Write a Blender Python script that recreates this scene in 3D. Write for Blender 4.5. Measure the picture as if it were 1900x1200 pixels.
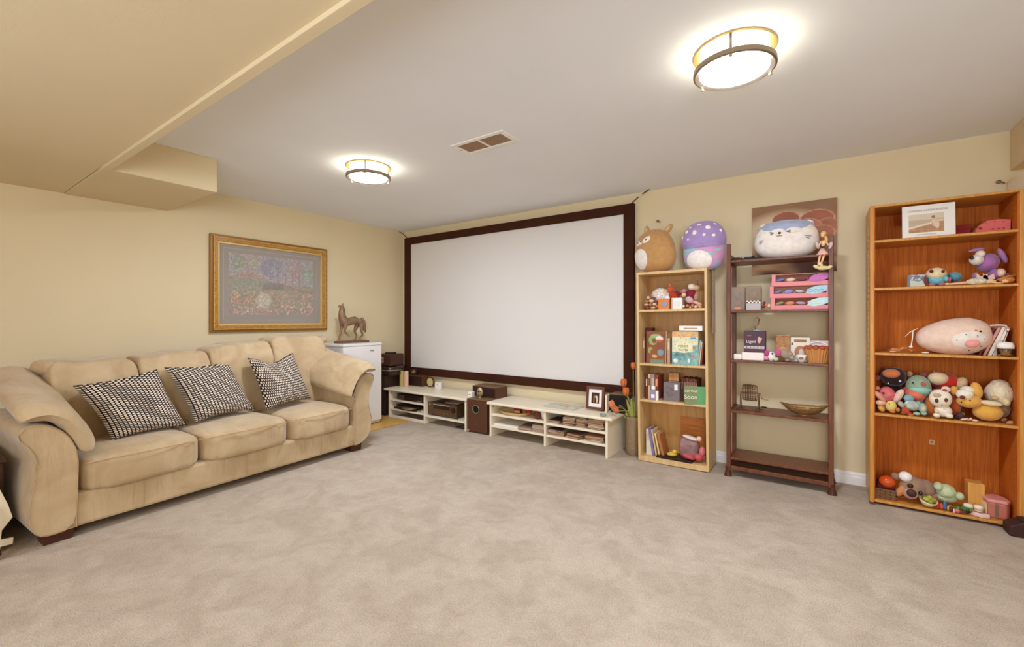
import bpy, bmesh, math, random
from mathutils import Vector, Matrix, Euler
PI = math.pi
random.seed(7)
for o in list(bpy.data.objects): bpy.data.objects.remove(o)
C = bpy.context.scene.collection
SC = bpy.context.scene

# ------------------------------------------------------------------ camera, world, exposure
CAM = Vector((4.6937, -4.0986, 1.2057)); YAW = 0.611345; FPX = 822.08; HY = 593.05
cam = bpy.data.cameras.new('camera'); co = bpy.data.objects.new('camera', cam); C.objects.link(co)
cam.sensor_width = 36; cam.lens = 36*FPX/1900; cam.shift_y = -(600-HY)/1900
cam.clip_start = 0.05
co.location = CAM; co.rotation_euler = (PI/2, 0, YAW)
SC.camera = co
w = bpy.data.worlds.new('world'); SC.world = w; w.use_nodes = True
w.node_tree.nodes['Background'].inputs[0].default_value = (0.9, 0.8, 0.68, 1)
w.node_tree.nodes['Background'].inputs[1].default_value = 0.3
SC.view_settings.view_transform = 'Standard'; SC.view_settings.look = 'None'
SC.view_settings.gamma = 1; SC.view_settings.exposure = 0.26
SC.view_settings.use_curve_mapping = False
LAMP = 124.0        # strength of the lit diffusers
LAMPCOL = (0.96, 1.07, 1.28)
SC.cycles.max_bounces = 14; SC.cycles.diffuse_bounces = 10
# two added fill lights behind the viewer, turned up to brighten ceiling and walls
for nm, lx, ly, rx_, rz_, pw in (('added_fill_light', 5.4, -5.3, 2.05, .35, 46), ('added_fill_light', 2.6, -5.6, 2.05, -.15, 18)):
    la = bpy.data.lights.new(nm, 'AREA'); la.shape = 'DISK'; la.size = 1.3; la.energy = pw; la.color = (.96, 1.07, 1.28)
    lo = bpy.data.objects.new(nm, la); C.objects.link(lo); lo.location = (lx, ly, 1.35); lo.rotation_euler = (rx_, 0, rz_)

def ray(u, v):
    a = (u-950)/FPX
    return Vector((-math.sin(YAW)+a*math.cos(YAW), math.cos(YAW)+a*math.sin(YAW), -(v-HY)/FPX))
def P(u, v, x=None, y=None, z=None):
    """the point of a wall, shelf front or floor plane seen at that place of the photograph"""
    d = ray(u, v)
    t = (x-CAM.x)/d.x if x is not None else (y-CAM.y)/d.y if y is not None else (z-CAM.z)/d.z
    return CAM+d*t
def X(u, y): return P(u, 593, y=y).x
def Z(u, v, y): return P(u, v, y=y).z

# ------------------------------------------------------------------ materials
def lin(c):
    return tuple((x/255/12.92 if x/255 <= .04045 else ((x/255+.055)/1.055)**2.4) for x in c)
MC = {}
def mat(name, col, rough=.6, metal=0, var=.0, scale=20, bump=0, bscale=60, spec=.35, emis=0, ecol=None, trans=0, stretch=(1,1,1), sheen=0, alpha=1, obj=True):
    if name in MC: return MC[name]
    m = bpy.data.materials.new(name); m.use_nodes = True; nt = m.node_tree; b = nt.nodes['Principled BSDF']
    c = lin(col)
    b.inputs['Base Color'].default_value = (*c, 1); b.inputs['Roughness'].default_value = rough
    b.inputs['Metallic'].default_value = metal; b.inputs['Specular IOR Level'].default_value = spec
    b.inputs['Transmission Weight'].default_value = trans; b.inputs['Sheen Weight'].default_value = sheen
    b.inputs['Alpha'].default_value = alpha
    if sheen: b.inputs['Sheen Roughness'].default_value = .4
    if emis:
        b.inputs['Emission Color'].default_value = (*(ecol or c), 1); b.inputs['Emission Strength'].default_value = emis
    if var or bump:
        tc = nt.nodes.new('ShaderNodeTexCoord'); mp = nt.nodes.new('ShaderNodeMapping'); mp.inputs['Scale'].default_value = stretch
        nt.links.new(tc.outputs['Object'], mp.inputs[0])
    if var:
        n = nt.nodes.new('ShaderNodeTexNoise'); n.inputs['Scale'].default_value = scale; n.inputs['Detail'].default_value = 5
        r = nt.nodes.new('ShaderNodeValToRGB'); nt.links.new(mp.outputs[0], n.inputs['Vector']); nt.links.new(n.outputs[0], r.inputs[0])
        r.color_ramp.elements[0].position = .3; r.color_ramp.elements[1].position = .7
        r.color_ramp.elements[0].color = (*[x*(1-var) for x in c], 1); r.color_ramp.elements[1].color = (*[min(1, x*(1+var*.6)) for x in c], 1)
        nt.links.new(r.outputs[0], b.inputs['Base Color'])
    if bump:
        n = nt.nodes.new('ShaderNodeTexNoise'); n.inputs['Scale'].default_value = bscale; n.inputs['Detail'].default_value = 4
        nt.links.new(mp.outputs[0], n.inputs['Vector'])
        u = nt.nodes.new('ShaderNodeBump'); u.inputs['Strength'].default_value = bump; u.inputs['Distance'].default_value = .01
        nt.links.new(n.outputs[0], u.inputs['Height']); nt.links.new(u.outputs[0], b.inputs['Normal'])
    MC[name] = m; return m
def wood(name, c1, c2, scale=6, stretch=(9, 9, .6), rough=.4, spec=.4):
    if name in MC: return MC[name]
    m = mat(name, c1, rough, spec=spec); nt = m.node_tree; b = nt.nodes['Principled BSDF']
    tc = nt.nodes.new('ShaderNodeTexCoord'); mp = nt.nodes.new('ShaderNodeMapping'); mp.inputs['Scale'].default_value = stretch
    n = nt.nodes.new('ShaderNodeTexNoise'); n.inputs['Scale'].default_value = scale; n.inputs['Detail'].default_value = 6; n.inputs['Distortion'].default_value = 1.2
    r = nt.nodes.new('ShaderNodeValToRGB'); r.color_ramp.elements[0].position = .34; r.color_ramp.elements[1].position = .66
    r.color_ramp.elements[0].color = (*lin(c2), 1); r.color_ramp.elements[1].color = (*lin(c1), 1)
    nt.links.new(tc.outputs['Object'], mp.inputs[0]); nt.links.new(mp.outputs[0], n.inputs['Vector']); nt.links.new(n.outputs[0], r.inputs[0]); nt.links.new(r.outputs[0], b.inputs['Base Color'])
    return m
def vmat():
    if 'print' in MC: return MC['print']
    m = mat('print', (255, 255, 255), .5); nt = m.node_tree
    a = nt.nodes.new('ShaderNodeAttribute'); a.attribute_name = 'col'
    nt.links.new(a.outputs['Color'], nt.nodes['Principled BSDF'].inputs['Base Color']); return m

M_wall = mat('wall_paint', (224, 208, 170), .75, var=.03, scale=1.5, bump=.04, bscale=180, spec=.2)
M_bulk = mat('bulkhead_paint', (218, 201, 163), .75, var=.03, scale=1.5, bump=.04, bscale=180, spec=.2)
M_ceil = mat('ceiling_paint', (234, 236, 238), .9, var=.02, scale=2, bump=.05, bscale=90, spec=.1)
M_white = mat('white_trim', (238, 234, 226), .45)
M_cream = mat('cream_melamine', (238, 226, 200), .35, var=.02, scale=4)
M_screen = mat('screen_fabric', (224, 220, 214), .8, spec=.1)
M_velvet = mat('black_velvet', (66, 34, 18), .8, var=.15, scale=8, spec=.15)
M_gold = wood('gilt', (196, 150, 72), (150, 102, 40), 18, (4, 4, 4), .35)
M_gold2 = mat('gilt_edge', (150, 104, 44), .4, metal=.3)
M_matb = mat('mat_board', (132, 116, 94), .7)
M_steel = mat('brushed_nickel', (150, 134, 112), .35, metal=.7)
M_brass = mat('brass', (200, 170, 110), .3, metal=.7)
M_fridge = mat('white_enamel', (238, 234, 230), .3)
M_fridges = mat('grey_white_enamel', (214, 212, 212), .4)
M_black = mat('black_plastic', (52, 32, 22), .45)
M_blackg = mat('gloss_black_plastic', (40, 22, 16), .2, spec=.6)
M_dark = mat('deep_black', (16, 12, 11), .6)
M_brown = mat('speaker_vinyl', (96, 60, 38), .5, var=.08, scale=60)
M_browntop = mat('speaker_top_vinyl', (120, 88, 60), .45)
M_birch = wood('birch_veneer', (222, 190, 136), (204, 168, 112), 5, (5, 5, .5))
M_birchi = wood('birch_back', (206, 160, 96), (190, 142, 78), 5, (5, 5, .5))
M_oak = wood('oak_edge', (208, 150, 70), (188, 124, 48), 6)
M_oaki = wood('oak_veneer', (208, 120, 44), (180, 92, 28), 7, (14, 14, .5), .6, .12)
M_mah = wood('mahogany', (122, 72, 46), (92, 50, 30), 6, (8, 8, .6), .35)
M_foot = mat('dark_foot', (74, 36, 24), .4)
M_bronze = mat('bronze', (150, 118, 90), .45, metal=.25, var=.3, scale=25, bump=.5, bscale=70)
M_glass = mat('clear_glass', (240, 236, 226), .04, trans=1, spec=.5)
M_plastic = mat('clear_plastic', (206, 184, 160), .15, trans=.7, spec=.5)
M_felt = mat('black_felt', (44, 26, 20), .8, sheen=.3)
def col(r, g, b, rough=.7, fuzzy=False):
    n = 'paint_%d_%d_%d%s' % (r, g, b, '_plush' if fuzzy else '')
    if fuzzy: return mat(n, (r, g, b), .9, var=.10, scale=30, bump=.35, bscale=160, sheen=.4, spec=.1)
    return mat(n, (r, g, b), rough)
def pl(r, g, b): return col(r, g, b, fuzzy=True)

# ------------------------------------------------------------------ mesh builder
class M:
    def __init__(s): s.b = bmesh.new(); s.mi = 0
    def _fin(s, vs, mtx, mi=None):
        if mtx is not None:
            for v in vs: v.co = mtx @ v.co
        mi = s.mi if mi is None else mi
        if mi:
            st = set(vs)
            for v in vs:
                for f in v.link_faces: f.material_index = mi
        return s
    def box(s, x0, x1, y0, y1, z0, z1, mtx=None, mi=None):
        vs = [s.b.verts.new((x, y, z)) for x in (x0, x1) for y in (y0, y1) for z in (z0, z1)]
        for f in ((0, 1, 3, 2), (4, 6, 7, 5), (0, 4, 5, 1), (2, 3, 7, 6), (0, 2, 6, 4), (1, 5, 7, 3)):
            s.b.faces.new([vs[i] for i in f])
        return s._fin(vs, mtx, mi)
    def ell(s, c, r, rot=(0, 0, 0), seg=20, rings=12, p=1.0, mi=None):
        """ellipsoid; p<1 gives squarer (superellipsoid) sections"""
        vs = []; R = Euler(rot).to_matrix(); c = Vector(c)
        def sg(a): return math.copysign(abs(a)**p, a)
        top = s.b.verts.new(c+R @ Vector((0, 0, r[2]))); bot = s.b.verts.new(c+R @ Vector((0, 0, -r[2])))
        rows = []
        for i in range(1, rings):
            t = PI*i/rings; row = []
            for j in range(seg):
                a = 2*PI*j/seg
                q = Vector((r[0]*sg(math.sin(t))*sg(math.cos(a)), r[1]*sg(math.sin(t))*sg(math.sin(a)), r[2]*sg(math.cos(t))))
                row.append(s.b.verts.new(c+R @ q))
            rows.append(row)
        for j in range(seg):
            k = (j+1) % seg
            s.b.faces.new((top, rows[0][j], rows[0][k])); s.b.faces.new((bot, rows[-1][k], rows[-1][j]))
            for i in range(len(rows)-1): s.b.faces.new((rows[i][j], rows[i+1][j], rows[i+1][k], rows[i][k]))
        vs = [top, bot]+[v for r_ in rows for v in r_]
        return s._fin(vs, None, mi)
    def tube(s, pts, r, seg=8, closed=False, mi=None, mtx=None):
        pts = [Vector(p) for p in pts]; n = len(pts); rs = r if isinstance(r, (list, tuple)) else [r]*n
        rows = []; up = Vector((0, 0, 1))
        for i, p in enumerate(pts):
            a = pts[(i-1) % n] if (i or closed) else p; b = pts[(i+1) % n] if (i < n-1 or closed) else p
            d = (b-a).normalized() if (b-a).length > 1e-9 else Vector((0, 0, 1))
            s1 = d.cross(up)
            if s1.length < .05: s1 = d.cross(Vector((0, 1, 0)))
            s1.normalize(); s2 = d.cross(s1)
            rows.append([s.b.verts.new(p+(s1*math.cos(2*PI*j/seg)+s2*math.sin(2*PI*j/seg))*rs[i]) for j in range(seg)])
        for i in range(n if closed else n-1):
            A, B = rows[i], rows[(i+1) % n]
            for j in range(seg): s.b.faces.new((A[j], A[(j+1) % seg], B[(j+1) % seg], B[j]))
        if not closed:
            s.b.faces.new(rows[0]); s.b.faces.new(rows[-1][::-1])
        return s._fin([v for r_ in rows for v in r_], mtx, mi)
    def lathe(s, prof, c=(0, 0, 0), seg=28, mi=None, mtx=None, cap=True, sc=(1, 1)):
        rows = []; c = Vector(c)
        for r, z in prof: rows.append([s.b.verts.new(c+Vector((r*sc[0]*math.cos(2*PI*j/seg), r*sc[1]*math.sin(2*PI*j/seg), z))) for j in range(seg)])
        for i in range(len(rows)-1):
            for j in range(seg): s.b.faces.new((rows[i][j], rows[i][(j+1) % seg], rows[i+1][(j+1) % seg], rows[i+1][j]))
        if cap:
            if prof[0][0] > 1e-5: s.b.faces.new(rows[0][::-1])
            if prof[-1][0] > 1e-5: s.b.faces.new(rows[-1])
        return s._fin([v for r_ in rows for v in r_], mtx, mi)
    def prism(s, out, t0, t1, axis='y', mi=None, mtx=None):
        """outline (a,b) extruded from t0 to t1 along axis"""
        def mk(a, b, t): return {'y': (a, t, b), 'x': (t, a, b), 'z': (a, b, t)}[axis]
        A = [s.b.verts.new(mk(a, b, t0)) for a, b in out]; B = [s.b.verts.new(mk(a, b, t1)) for a, b in out]; n = len(out)
        s.b.faces.new(A); s.b.faces.new(B[::-1])
        for i in range(n): s.b.faces.new((A[i], B[i], B[(i+1) % n], A[(i+1) % n]))
        return s._fin(A+B, mtx, mi)
    def grid(s, fn, nu, nv, closeu=False, mi=None):
        rows = [[s.b.verts.new(fn(i/nu, j/nv)) for i in range(nu+(0 if closeu else 1))] for j in range(nv+1)]
        n = len(rows[0])
        for j in range(nv):
            for i in range(n if closeu else n-1):
                s.b.faces.new((rows[j][i], rows[j][(i+1) % n], rows[j+1][(i+1) % n], rows[j+1][i]))
        return s._fin([v for r in rows for v in r], None, mi)
    def obj(s, name, m, parent=None, smooth=False, bevel=0, sub=0, weld=False, loc=None):
        if weld: bmesh.ops.remove_doubles(s.b, verts=s.b.verts, dist=1e-4)
        bmesh.ops.recalc_face_normals(s.b, faces=s.b.faces)
        me = bpy.data.meshes.new(name); s.b.to_mesh(me); s.b.free()
        for x in (m if isinstance(m, (list, tuple)) else [m]): me.materials.append(x)
        if smooth:
            for p in me.polygons: p.use_smooth = True
        o = bpy.data.objects.new(name, me); C.objects.link(o)
        if parent: o.parent = parent
        if loc is not None: o.location = loc
        if bevel:
            d = o.modifiers.new('bevel', 'BEVEL'); d.width = bevel; d.segments = 2; d.limit_method = 'ANGLE'; d.angle_limit = .6
        if sub:
            d = o.modifiers.new('sub', 'SUBSURF'); d.levels = sub; d.render_levels = sub
        return o
def tag(o, label=None, cat=None, group=None, kind=None):
    if label: o['label'] = label
    if cat: o['category'] = cat
    if group: o['group'] = group
    if kind: o['kind'] = kind
    return o
def thing(name, label, cat, loc=(0, 0, 0), rz=0, group=None, rot=None):
    o = bpy.data.objects.new(name, None); C.objects.link(o); o.empty_display_size = .1
    o.location = loc; o.rotation_euler = rot or (0, 0, rz)
    return tag(o, label, cat, group)
def struct(o): o['kind'] = 'structure'; return o
def dup(o, parent=None):
    c = o.copy(); C.objects.link(c)
    if parent: c.parent = parent
    for ch in o.children: dup(ch, c)
    return c
def text(s, size, m, parent, loc, rot=(PI/2, 0, 0), name='lettering', sx=1, extr=.0004, align='CENTER', label=None):
    cu = bpy.data.curves.new(name, 'FONT'); cu.body = s; cu.size = size; cu.extrude = extr; cu.align_x = align; cu.align_y = 'CENTER'
    cu.materials.append(m); o = bpy.data.objects.new(name, cu); C.objects.link(o); o.parent = parent
    bpy.context.view_layer.update()
    me = bpy.data.meshes.new_from_object(o); bpy.data.objects.remove(o); o = bpy.data.objects.new(name, me); C.objects.link(o); o.parent = parent
    o.location = loc; o.rotation_euler = rot; o.scale = (sx, 1, 1)
    if label: o['label'] = label
    return o
def board(name, w, h, t, fn, nx, ny, parent=None, loc=(0, 0, 0), rot=(0, 0, 0), side=(230, 225, 215)):
    """thin printed board: base at z=0, centred in x, front face at -y carries the flat print fn(a,b)->srgb"""
    s = M(); lay = s.b.verts.layers.float_color.new('col') if hasattr(s.b.verts.layers, 'float_color') else None
    front = s.b
    vs = [[front.verts.new((-w/2+w*i/nx, -t/2, h*j/ny)) for i in range(nx+1)] for j in range(ny+1)]
    for j in range(ny):
        for i in range(nx): front.faces.new((vs[j][i], vs[j][i+1], vs[j+1][i+1], vs[j+1][i]))
    for j in range(ny+1):
        for i in range(nx+1): vs[j][i][lay] = (*lin(fn(i/nx, j/ny)), 1)
    before = len(front.verts)
    s.box(-w/2, w/2, -t/2+.0002, t/2, 0, h)
    front.verts.ensure_lookup_table()
    for v in front.verts[before:]: v[lay] = (*lin(side), 1)
    o = s.obj(name, vmat(), parent); o.location = loc; o.rotation_euler = rot
    return o
def hsh(i, j, k=0):
    x = math.sin(i*127.1+j*311.7+k*74.7)*43758.5453; return x-math.floor(x)
def vn(x, y, k=0):
    i, j = math.floor(x), math.floor(y); fx, fy = x-i, y-j; fx = fx*fx*(3-2*fx); fy = fy*fy*(3-2*fy)
    a = hsh(i, j, k)*(1-fx)+hsh(i+1, j, k)*fx; b = hsh(i, j+1, k)*(1-fx)+hsh(i+1, j+1, k)*fx
    return a*(1-fy)+b*fy
def mix(a, b, t): t = max(0, min(1, t)); return tuple(x*(1-t)+y*t for x, y in zip(a, b))
def inel(a, b, ca, cb, ra, rb): return ((a-ca)/ra)**2+((b-cb)/rb)**2

# ------------------------------------------------------------------ the room
RX, RY = 6.4, -8.2
def carpet():
    m = mat('carpet', (206, 192, 178), .95, spec=.05); nt = m.node_tree; b = nt.nodes['Principled BSDF']
    tc = nt.nodes.new('ShaderNodeTexCoord')
    def N(sc, det, dist=0):
        n = nt.nodes.new('ShaderNodeTexNoise'); n.inputs['Scale'].default_value = sc; n.inputs['Detail'].default_value = det
        n.inputs['Distortion'].default_value = dist; nt.links.new(tc.outputs['Object'], n.inputs['Vector']); return n
    n1 = N(4.2, 6, 1.0); n2 = N(170, 2); n3 = N(15, 4, .6)
    def ramp(n, p0, c0, p1, c1):
        r = nt.nodes.new('ShaderNodeValToRGB'); r.color_ramp.elements[0].position = p0; r.color_ramp.elements[1].position = p1
        r.color_ramp.elements[0].color = (*c0, 1); r.color_ramp.elements[1].color = (*c1, 1); nt.links.new(n.outputs[0], r.inputs[0]); return r
    r1 = ramp(n1, .40, lin((190, 173, 153)), .60, lin((202, 186, 166)))
    r2 = ramp(n2, .3, (.78, .78, .78), .7, (1.1, 1.1, 1.1)); r3 = ramp(n3, .35, (.94, .94, .94), .6, (1.02, 1.02, 1.02))
    x = nt.nodes.new('ShaderNodeMixRGB'); x.blend_type = 'MULTIPLY'; x.inputs[0].default_value = 1
    y = nt.nodes.new('ShaderNodeMixRGB'); y.blend_type = 'MULTIPLY'; y.inputs[0].default_value = 1
    nt.links.new(r1.outputs[0], x.inputs[1]); nt.links.new(r2.outputs[0], x.inputs[2]); nt.links.new(x.outputs[0], y.inputs[1]); nt.links.new(r3.outputs[0], y.inputs[2])
    nt.links.new(y.outputs[0], b.inputs['Base Color'])
    u = nt.nodes.new('ShaderNodeBump'); u.inputs['Strength'].default_value = .7; u.inputs['Distance'].default_value = .012
    nt.links.new(n2.outputs[0], u.inputs['Height'])
    u2 = nt.nodes.new('ShaderNodeBump'); u2.inputs['Strength'].default_value = .22; u2.inputs['Distance'].default_value = .03
    nt.links.new(n3.outputs[0], u2.inputs['Height']); nt.links.new(u.outputs[0], u2.inputs['Normal']); nt.links.new(u2.outputs[0], b.inputs['Normal'])
    return m
struct(M().box(-.15, RX+.15, RY, .15, -.12, 0).obj('floor', carpet()))
struct(M().box(0, RX, RY, 0, 2.4, 2.52).obj('ceiling', M_ceil))
struct(M().box(-.15, 0, RY, .15, 0, 2.52).obj('wall_left', M_wall))
struct(M().box(0, RX, 0, .15, 0, 2.52).obj('wall_back', M_wall))
struct(M().box(RX, RX+.15, RY, .15, 0, 2.52).obj('wall_right', M_wall))
struct(M().box(-.15, RX+.15, RY-.15, RY, 0, 2.52).obj('wall_front', M_wall))
ZB = 2.155
struct(M().box(0, .996, -3.30, -2.655, ZB, 2.4).obj('trim_1', M_bulk, bevel=.004))
struct(M().box(0, RX, RY, -3.305, ZB+.006, 2.4).obj('trim_2', M_bulk))
struct(M().box(.97, RX, -3.305, -3.262, ZB-.010, 2.4).obj('trim_3', M_bulk, bevel=.003))
struct(M().box(5.663, RX, -3.262, 0, 2.144, 2.4).obj('trim_4', M_bulk, bevel=.003))
def baseboard(name, a, b, along):
    prof = [(0, 0), (.016, 0), (.016, .055), (.011, .062), (.011, .075), (.006, .088), (0, .09)]
    s = M()
    if along == 'x': s.prism([(-p, z) for p, z in prof], a, b, 'x')
    else: s.prism([(p, z) for p, z in prof], a, b, 'y')
    return struct(s.obj(name, M_white))
baseboard('baseboard_back', 0, RX, 'x'); baseboard('baseboard_left', RY, -.02, 'y')
# white door leaf folded back behind the bookcase
d = struct(M().box(5.648, 5.685, -.84, -.02, 0.01, 2.070).obj('door_1', M_cream, bevel=.003))
for z0, z1 in ((.2, .9), (1.05, 1.95)): M().box(5.642, 5.650, -.74, -.12, z0, z1).obj('door_panel', M_cream, d, bevel=.004)
M().ell((5.625, -.80, 1.0), (.028, .028, .028)).obj('door_knob', M_steel, d, smooth=True)

# ceiling lamps
M_diff = mat('lit_diffuser', (255, 250, 240), .4, emis=LAMP, ecol=LAMPCOL)
M_diffs = mat('lit_diffuser_side', (255, 246, 215), .4, emis=LAMP*.11, ecol=(1, .98, .80))
def lamp(loc, label, zc=2.4, r=.168, ph=.6):
    t = thing('ceiling_lamp', label, 'lamp', (loc[0], loc[1], zc), ph, 'flush round ceiling lamps')
    M().lathe([(r*.8, 0), (r*1.0, 0), (r*1.0, -.010), (r*.8, -.012)]).obj('ceiling_ring', M_brass, t, smooth=False, bevel=.002)
    M().lathe([(r*.84, -.012), (r*.84, -.075)], cap=False).obj('diffuser_side', M_diffs, t, smooth=True)
    M().lathe([(r*.86, -.084), (r*.7, -.0905), (r*.35, -.094), (0, -.095)], seg=40).obj('diffuser', M_diff, t, smooth=True)
    M().lathe([(r*.84, -.070), (r*1.0, -.070), (r*1.0, -.090), (r*.95, -.094), (r*.84, -.088), (r*.84, -.070)], seg=48, cap=False).obj('lower_ring', M_steel, t)
    for k in range(3):
        a = 2*PI*k/3; x, y = r*.965*math.cos(a), r*.965*math.sin(a)
        p = M().tube([(x, y, -.008), (x, y, -.096)], .006).obj('post', M_steel, t, smooth=True)
        M().ell((x, y, -.100), (.008, .008, .006), seg=10, rings=6).obj('finial', M_steel, p, smooth=True)
    return t
lamp((4.37, -1.915), 'round flush ceiling lamp with metal ring, the larger and nearer one at right')
lamp((1.785, -1.905), 'round flush ceiling lamp with metal ring, the smaller one farther over the sofa', ph=1.3)
# lamps of the rest of the basement behind the camera, on the lower ceiling
for k, (x, y) in enumerate(((3.4, -6.0), (5.4, -7.0))):
    lamp((x, y), 'round flush ceiling lamp on the lower ceiling, '+['left and nearer', 'right and farther'][k]+' behind the viewer', zc=ZB+.006)

# vent
v0 = thing('ceiling_vent', 'white metal return air vent with two louvred halves in the ceiling', 'vent', (2.825, -1.758, 2.4))
s = M()
for a in ((-.222, -.185, -.098, .098), (.185, .222, -.098, .098), (-.185, .185, -.098, -.068), (-.185, .185, .068, .098), (-.008, .008, -.068, .068)):
    s.box(a[0], a[1], a[2], a[3], -.008, 0)
s.obj('vent_frame', M_white, v0, bevel=.002)
M().box(-.19, .19, -.07, .07, -.002, -.0005).obj('vent_backing', mat('vent_dark', (176, 144, 112), .8), v0)
ml = mat('vent_louvre', (206, 178, 148), .5)
for k in range(10):
    y = -.062+.0138*k
    for x0, x1 in ((-.184, -.009), (.009, .184)):
        M().box(x0, x1, -.004, .004, -.0006, .0006, Matrix.Translation((0, y, -.0045)) @ Matrix.Rotation(.6, 4, 'X')).obj('slat', ml, v0)
for x in (-.204, .204): M().ell((x, 0, -.009), (.005, .005, .002), seg=8, rings=4).obj('screw', M_steel, v0)

# ------------------------------------------------------------------ projection screen
t = thing('projection_screen', 'large white fixed-frame projection screen with dark velvet frame on the back wall', 'screen', (0, 0, 0))
x0, x1, z0, z1 = .088, 3.245, .485, 2.300; xi0, xi1, zi0, zi1 = .200, 3.146, .580, 2.209
M().box(xi0-.01, xi1+.01, -.034, -.030, zi0-.01, zi1+.01).obj('screen_surface', M_screen, t)
s = M(); yb, yf = -.004, -.05
for q in (((x0, z1), (x1, z1), (xi1, zi1), (xi0, zi1)), ((x0, z0), (xi0, zi0), (xi1, zi0), (x1, z0)), ((x0, z0), (x0, z1), (xi0, zi1), (xi0, zi0)), ((x1, z0), (xi1, zi0), (xi1, zi1), (x1, z1))):
    M().prism(list(q), yb, yf, 'y').obj('frame_bar', M_velvet, t, bevel=.002)
mc = mat('dark_cord', (52, 34, 18), .6)
def cord(name, label, pts, r, m=None, cat='cord'):
    return tag(M().tube(pts, r, 6).obj(name, m or mc, smooth=True), label, cat)
tag(M().tube([P(741, 430, y=-.07), P(748, 434, y=-.05), P(755, 441, y=-.05)], .005, 6).ell(P(739, 428.5, y=-.06), (.014, .014, .010), seg=8, rings=6).obj('tie_cord', mc, smooth=True), 'short dark cord at the top left corner of the screen', 'cord')
s = M().tube([P(1173, 376, y=-.05), P(1185, 365, y=-.04)], .005, 6).tube([P(1185, 365, y=-.04), P(1192, 360, y=-.04)], .006, 6, mi=1).tube([P(1192, 360, y=-.04), P(1209, 348, y=-.06)], .005, 6).tube([P(1209, 346, y=-.06), P(1213, 348, y=-.06), P(1221, 345, y=-.06)], .007, 6)
tag(s.obj('tie_cord', [mc, M_cream], smooth=True), 'dark cord with a hook running up to the ceiling right of the screen', 'cord')
def hook(u, v, label):
    p = P(u, v, y=-.01); o = M().lathe([(.006, 0), (.006, .02), (.012, .022), (.012, .026)], seg=10, mtx=Matrix.Translation(p) @ Matrix.Rotation(PI/2, 4, 'X')).tube([p+Vector((0, -.02, 0)), p+Vector((.012, -.03, -.004)), p+Vector((.026, -.024, -.014))], .004, 6)
    return tag(o.obj('wall_hook', M_steel, smooth=True), label, 'hook')
hook(1851, 339, 'small metal hook high on the wall above the brown bookcase')
hook(1222, 411, 'small metal hook on the wall behind the tan plush animal')

# ------------------------------------------------------------------ framed landscape on the left wall
def garden(a, b):
    n = vn(a*46, b*32); n2 = vn(a*17, b*13, 5); n3 = vn(a*90, b*60, 9)
    if b > .52:                                     # trees and haze
        c = mix((150, 150, 168), (176, 140, 150), vn(a*5, b*4, 3))
        for ca, cb, ra, rb, cc in ((.10, .84, .11, .16, (124, 136, 92)), (.27, .9, .05, .2, (168, 160, 110)), (.47, .80, .16, .2, (112, 106, 158)), (.76, .78, .12, .2, (168, 120, 120)), (.92, .72, .12, .18, (124, 152, 130))):
            e = inel(a, b, ca, cb, ra, rb)+n2*.5
            if e < 1.1: c = mix(cc, c, max(0, e-.5)*1.4)
        if n > .62: c = mix(c, (206, 200, 196), .5)
        if a % .09 < .012 and .35 < a < .9 and b < .74: c = mix(c, (86, 64, 80), .7)
    else:
        c = mix((112, 110, 66), (160, 138, 84), n2)
    if b < .72-abs(a-.2)*.5 and a < .42 and b > .40:
        c = mix((112, 120, 74), (150, 150, 110), n); 
        if b > .60 and n > .4: c = (198, 124, 96)
    br = .52-.25*max(0, a-.6)-.02*math.sin(a*9)
    if .40 < a < 1 and abs(b-br) < .016: c = (126, 82, 62)
    if .36 < a < .62 and br-.10 < b < br-.02: c = (84, 66, 44)
    if b < .46:
        if inel(a, b, .38, .23, .10, .15)+.9*n2 < 1.2: c = mix((222, 212, 186), (196, 180, 140), inel(a, b, .38, .22, .12, .17)+.4*n)
        elif b < .40 and a > .02:
            q = n+.2*n3
            pal = [(214, 128, 58), (224, 196, 120), (120, 116, 60), (196, 92, 92), (150, 140, 80), (210, 150, 80)]
            if q > .52: c = pal[int(hsh(int(a*52+n*3), int(b*38+n*2))*6) % 6]
            if b < .16 and n > .5: c = [(186, 88, 110), (226, 210, 190), (150, 132, 100), (206, 120, 70)][int(hsh(int(a*70), int(b*44), 2)*4) % 4]
    c = mix(c, (124, 110, 84), .38)
    k = .78+.40*n3
    return tuple(min(255, x*k) for x in c)
W_, H_ = 1.188, .924; zc = 1.55
t = thing('framed_picture', 'large gilt-framed garden painting with grey mat above the sofa', 'picture', (0.0, -1.741, zc), PI/2)
# local: x = along the wall to the right, -y = into the room
fw = .075
def fr(sx, sz, m, o0, o1, yb, yf, nm):
    for q in (((-sx, sz), (sx, sz), (sx-o1, sz-o1), (-sx+o1, sz-o1)), ((-sx, -sz), (-sx+o1, -sz+o1), (sx-o1, -sz+o1), (sx, -sz)), ((-sx, -sz), (-sx, sz), (-sx+o1, sz-o1), (-sx+o1, -sz+o1)), ((sx, -sz), (sx-o1, -sz+o1), (sx-o1, sz-o1), (sx, sz))):
        M().prism(list(q), yb, yf, 'y').obj(nm, m, t, bevel=.003)
fr(W_/2, H_/2, M_gold2, 0, .028, -.002, -.034, 'outer_moulding')
fr(W_/2-.022, H_/2-.022, M_gold, 0, .040, -.002, -.046, 'frame_moulding')
fr(W_/2-.058, H_/2-.058, mat('pale_gilt', (222, 186, 116), .4, metal=.3), 0, .022, -.002, -.030, 'inner_moulding')
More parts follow.
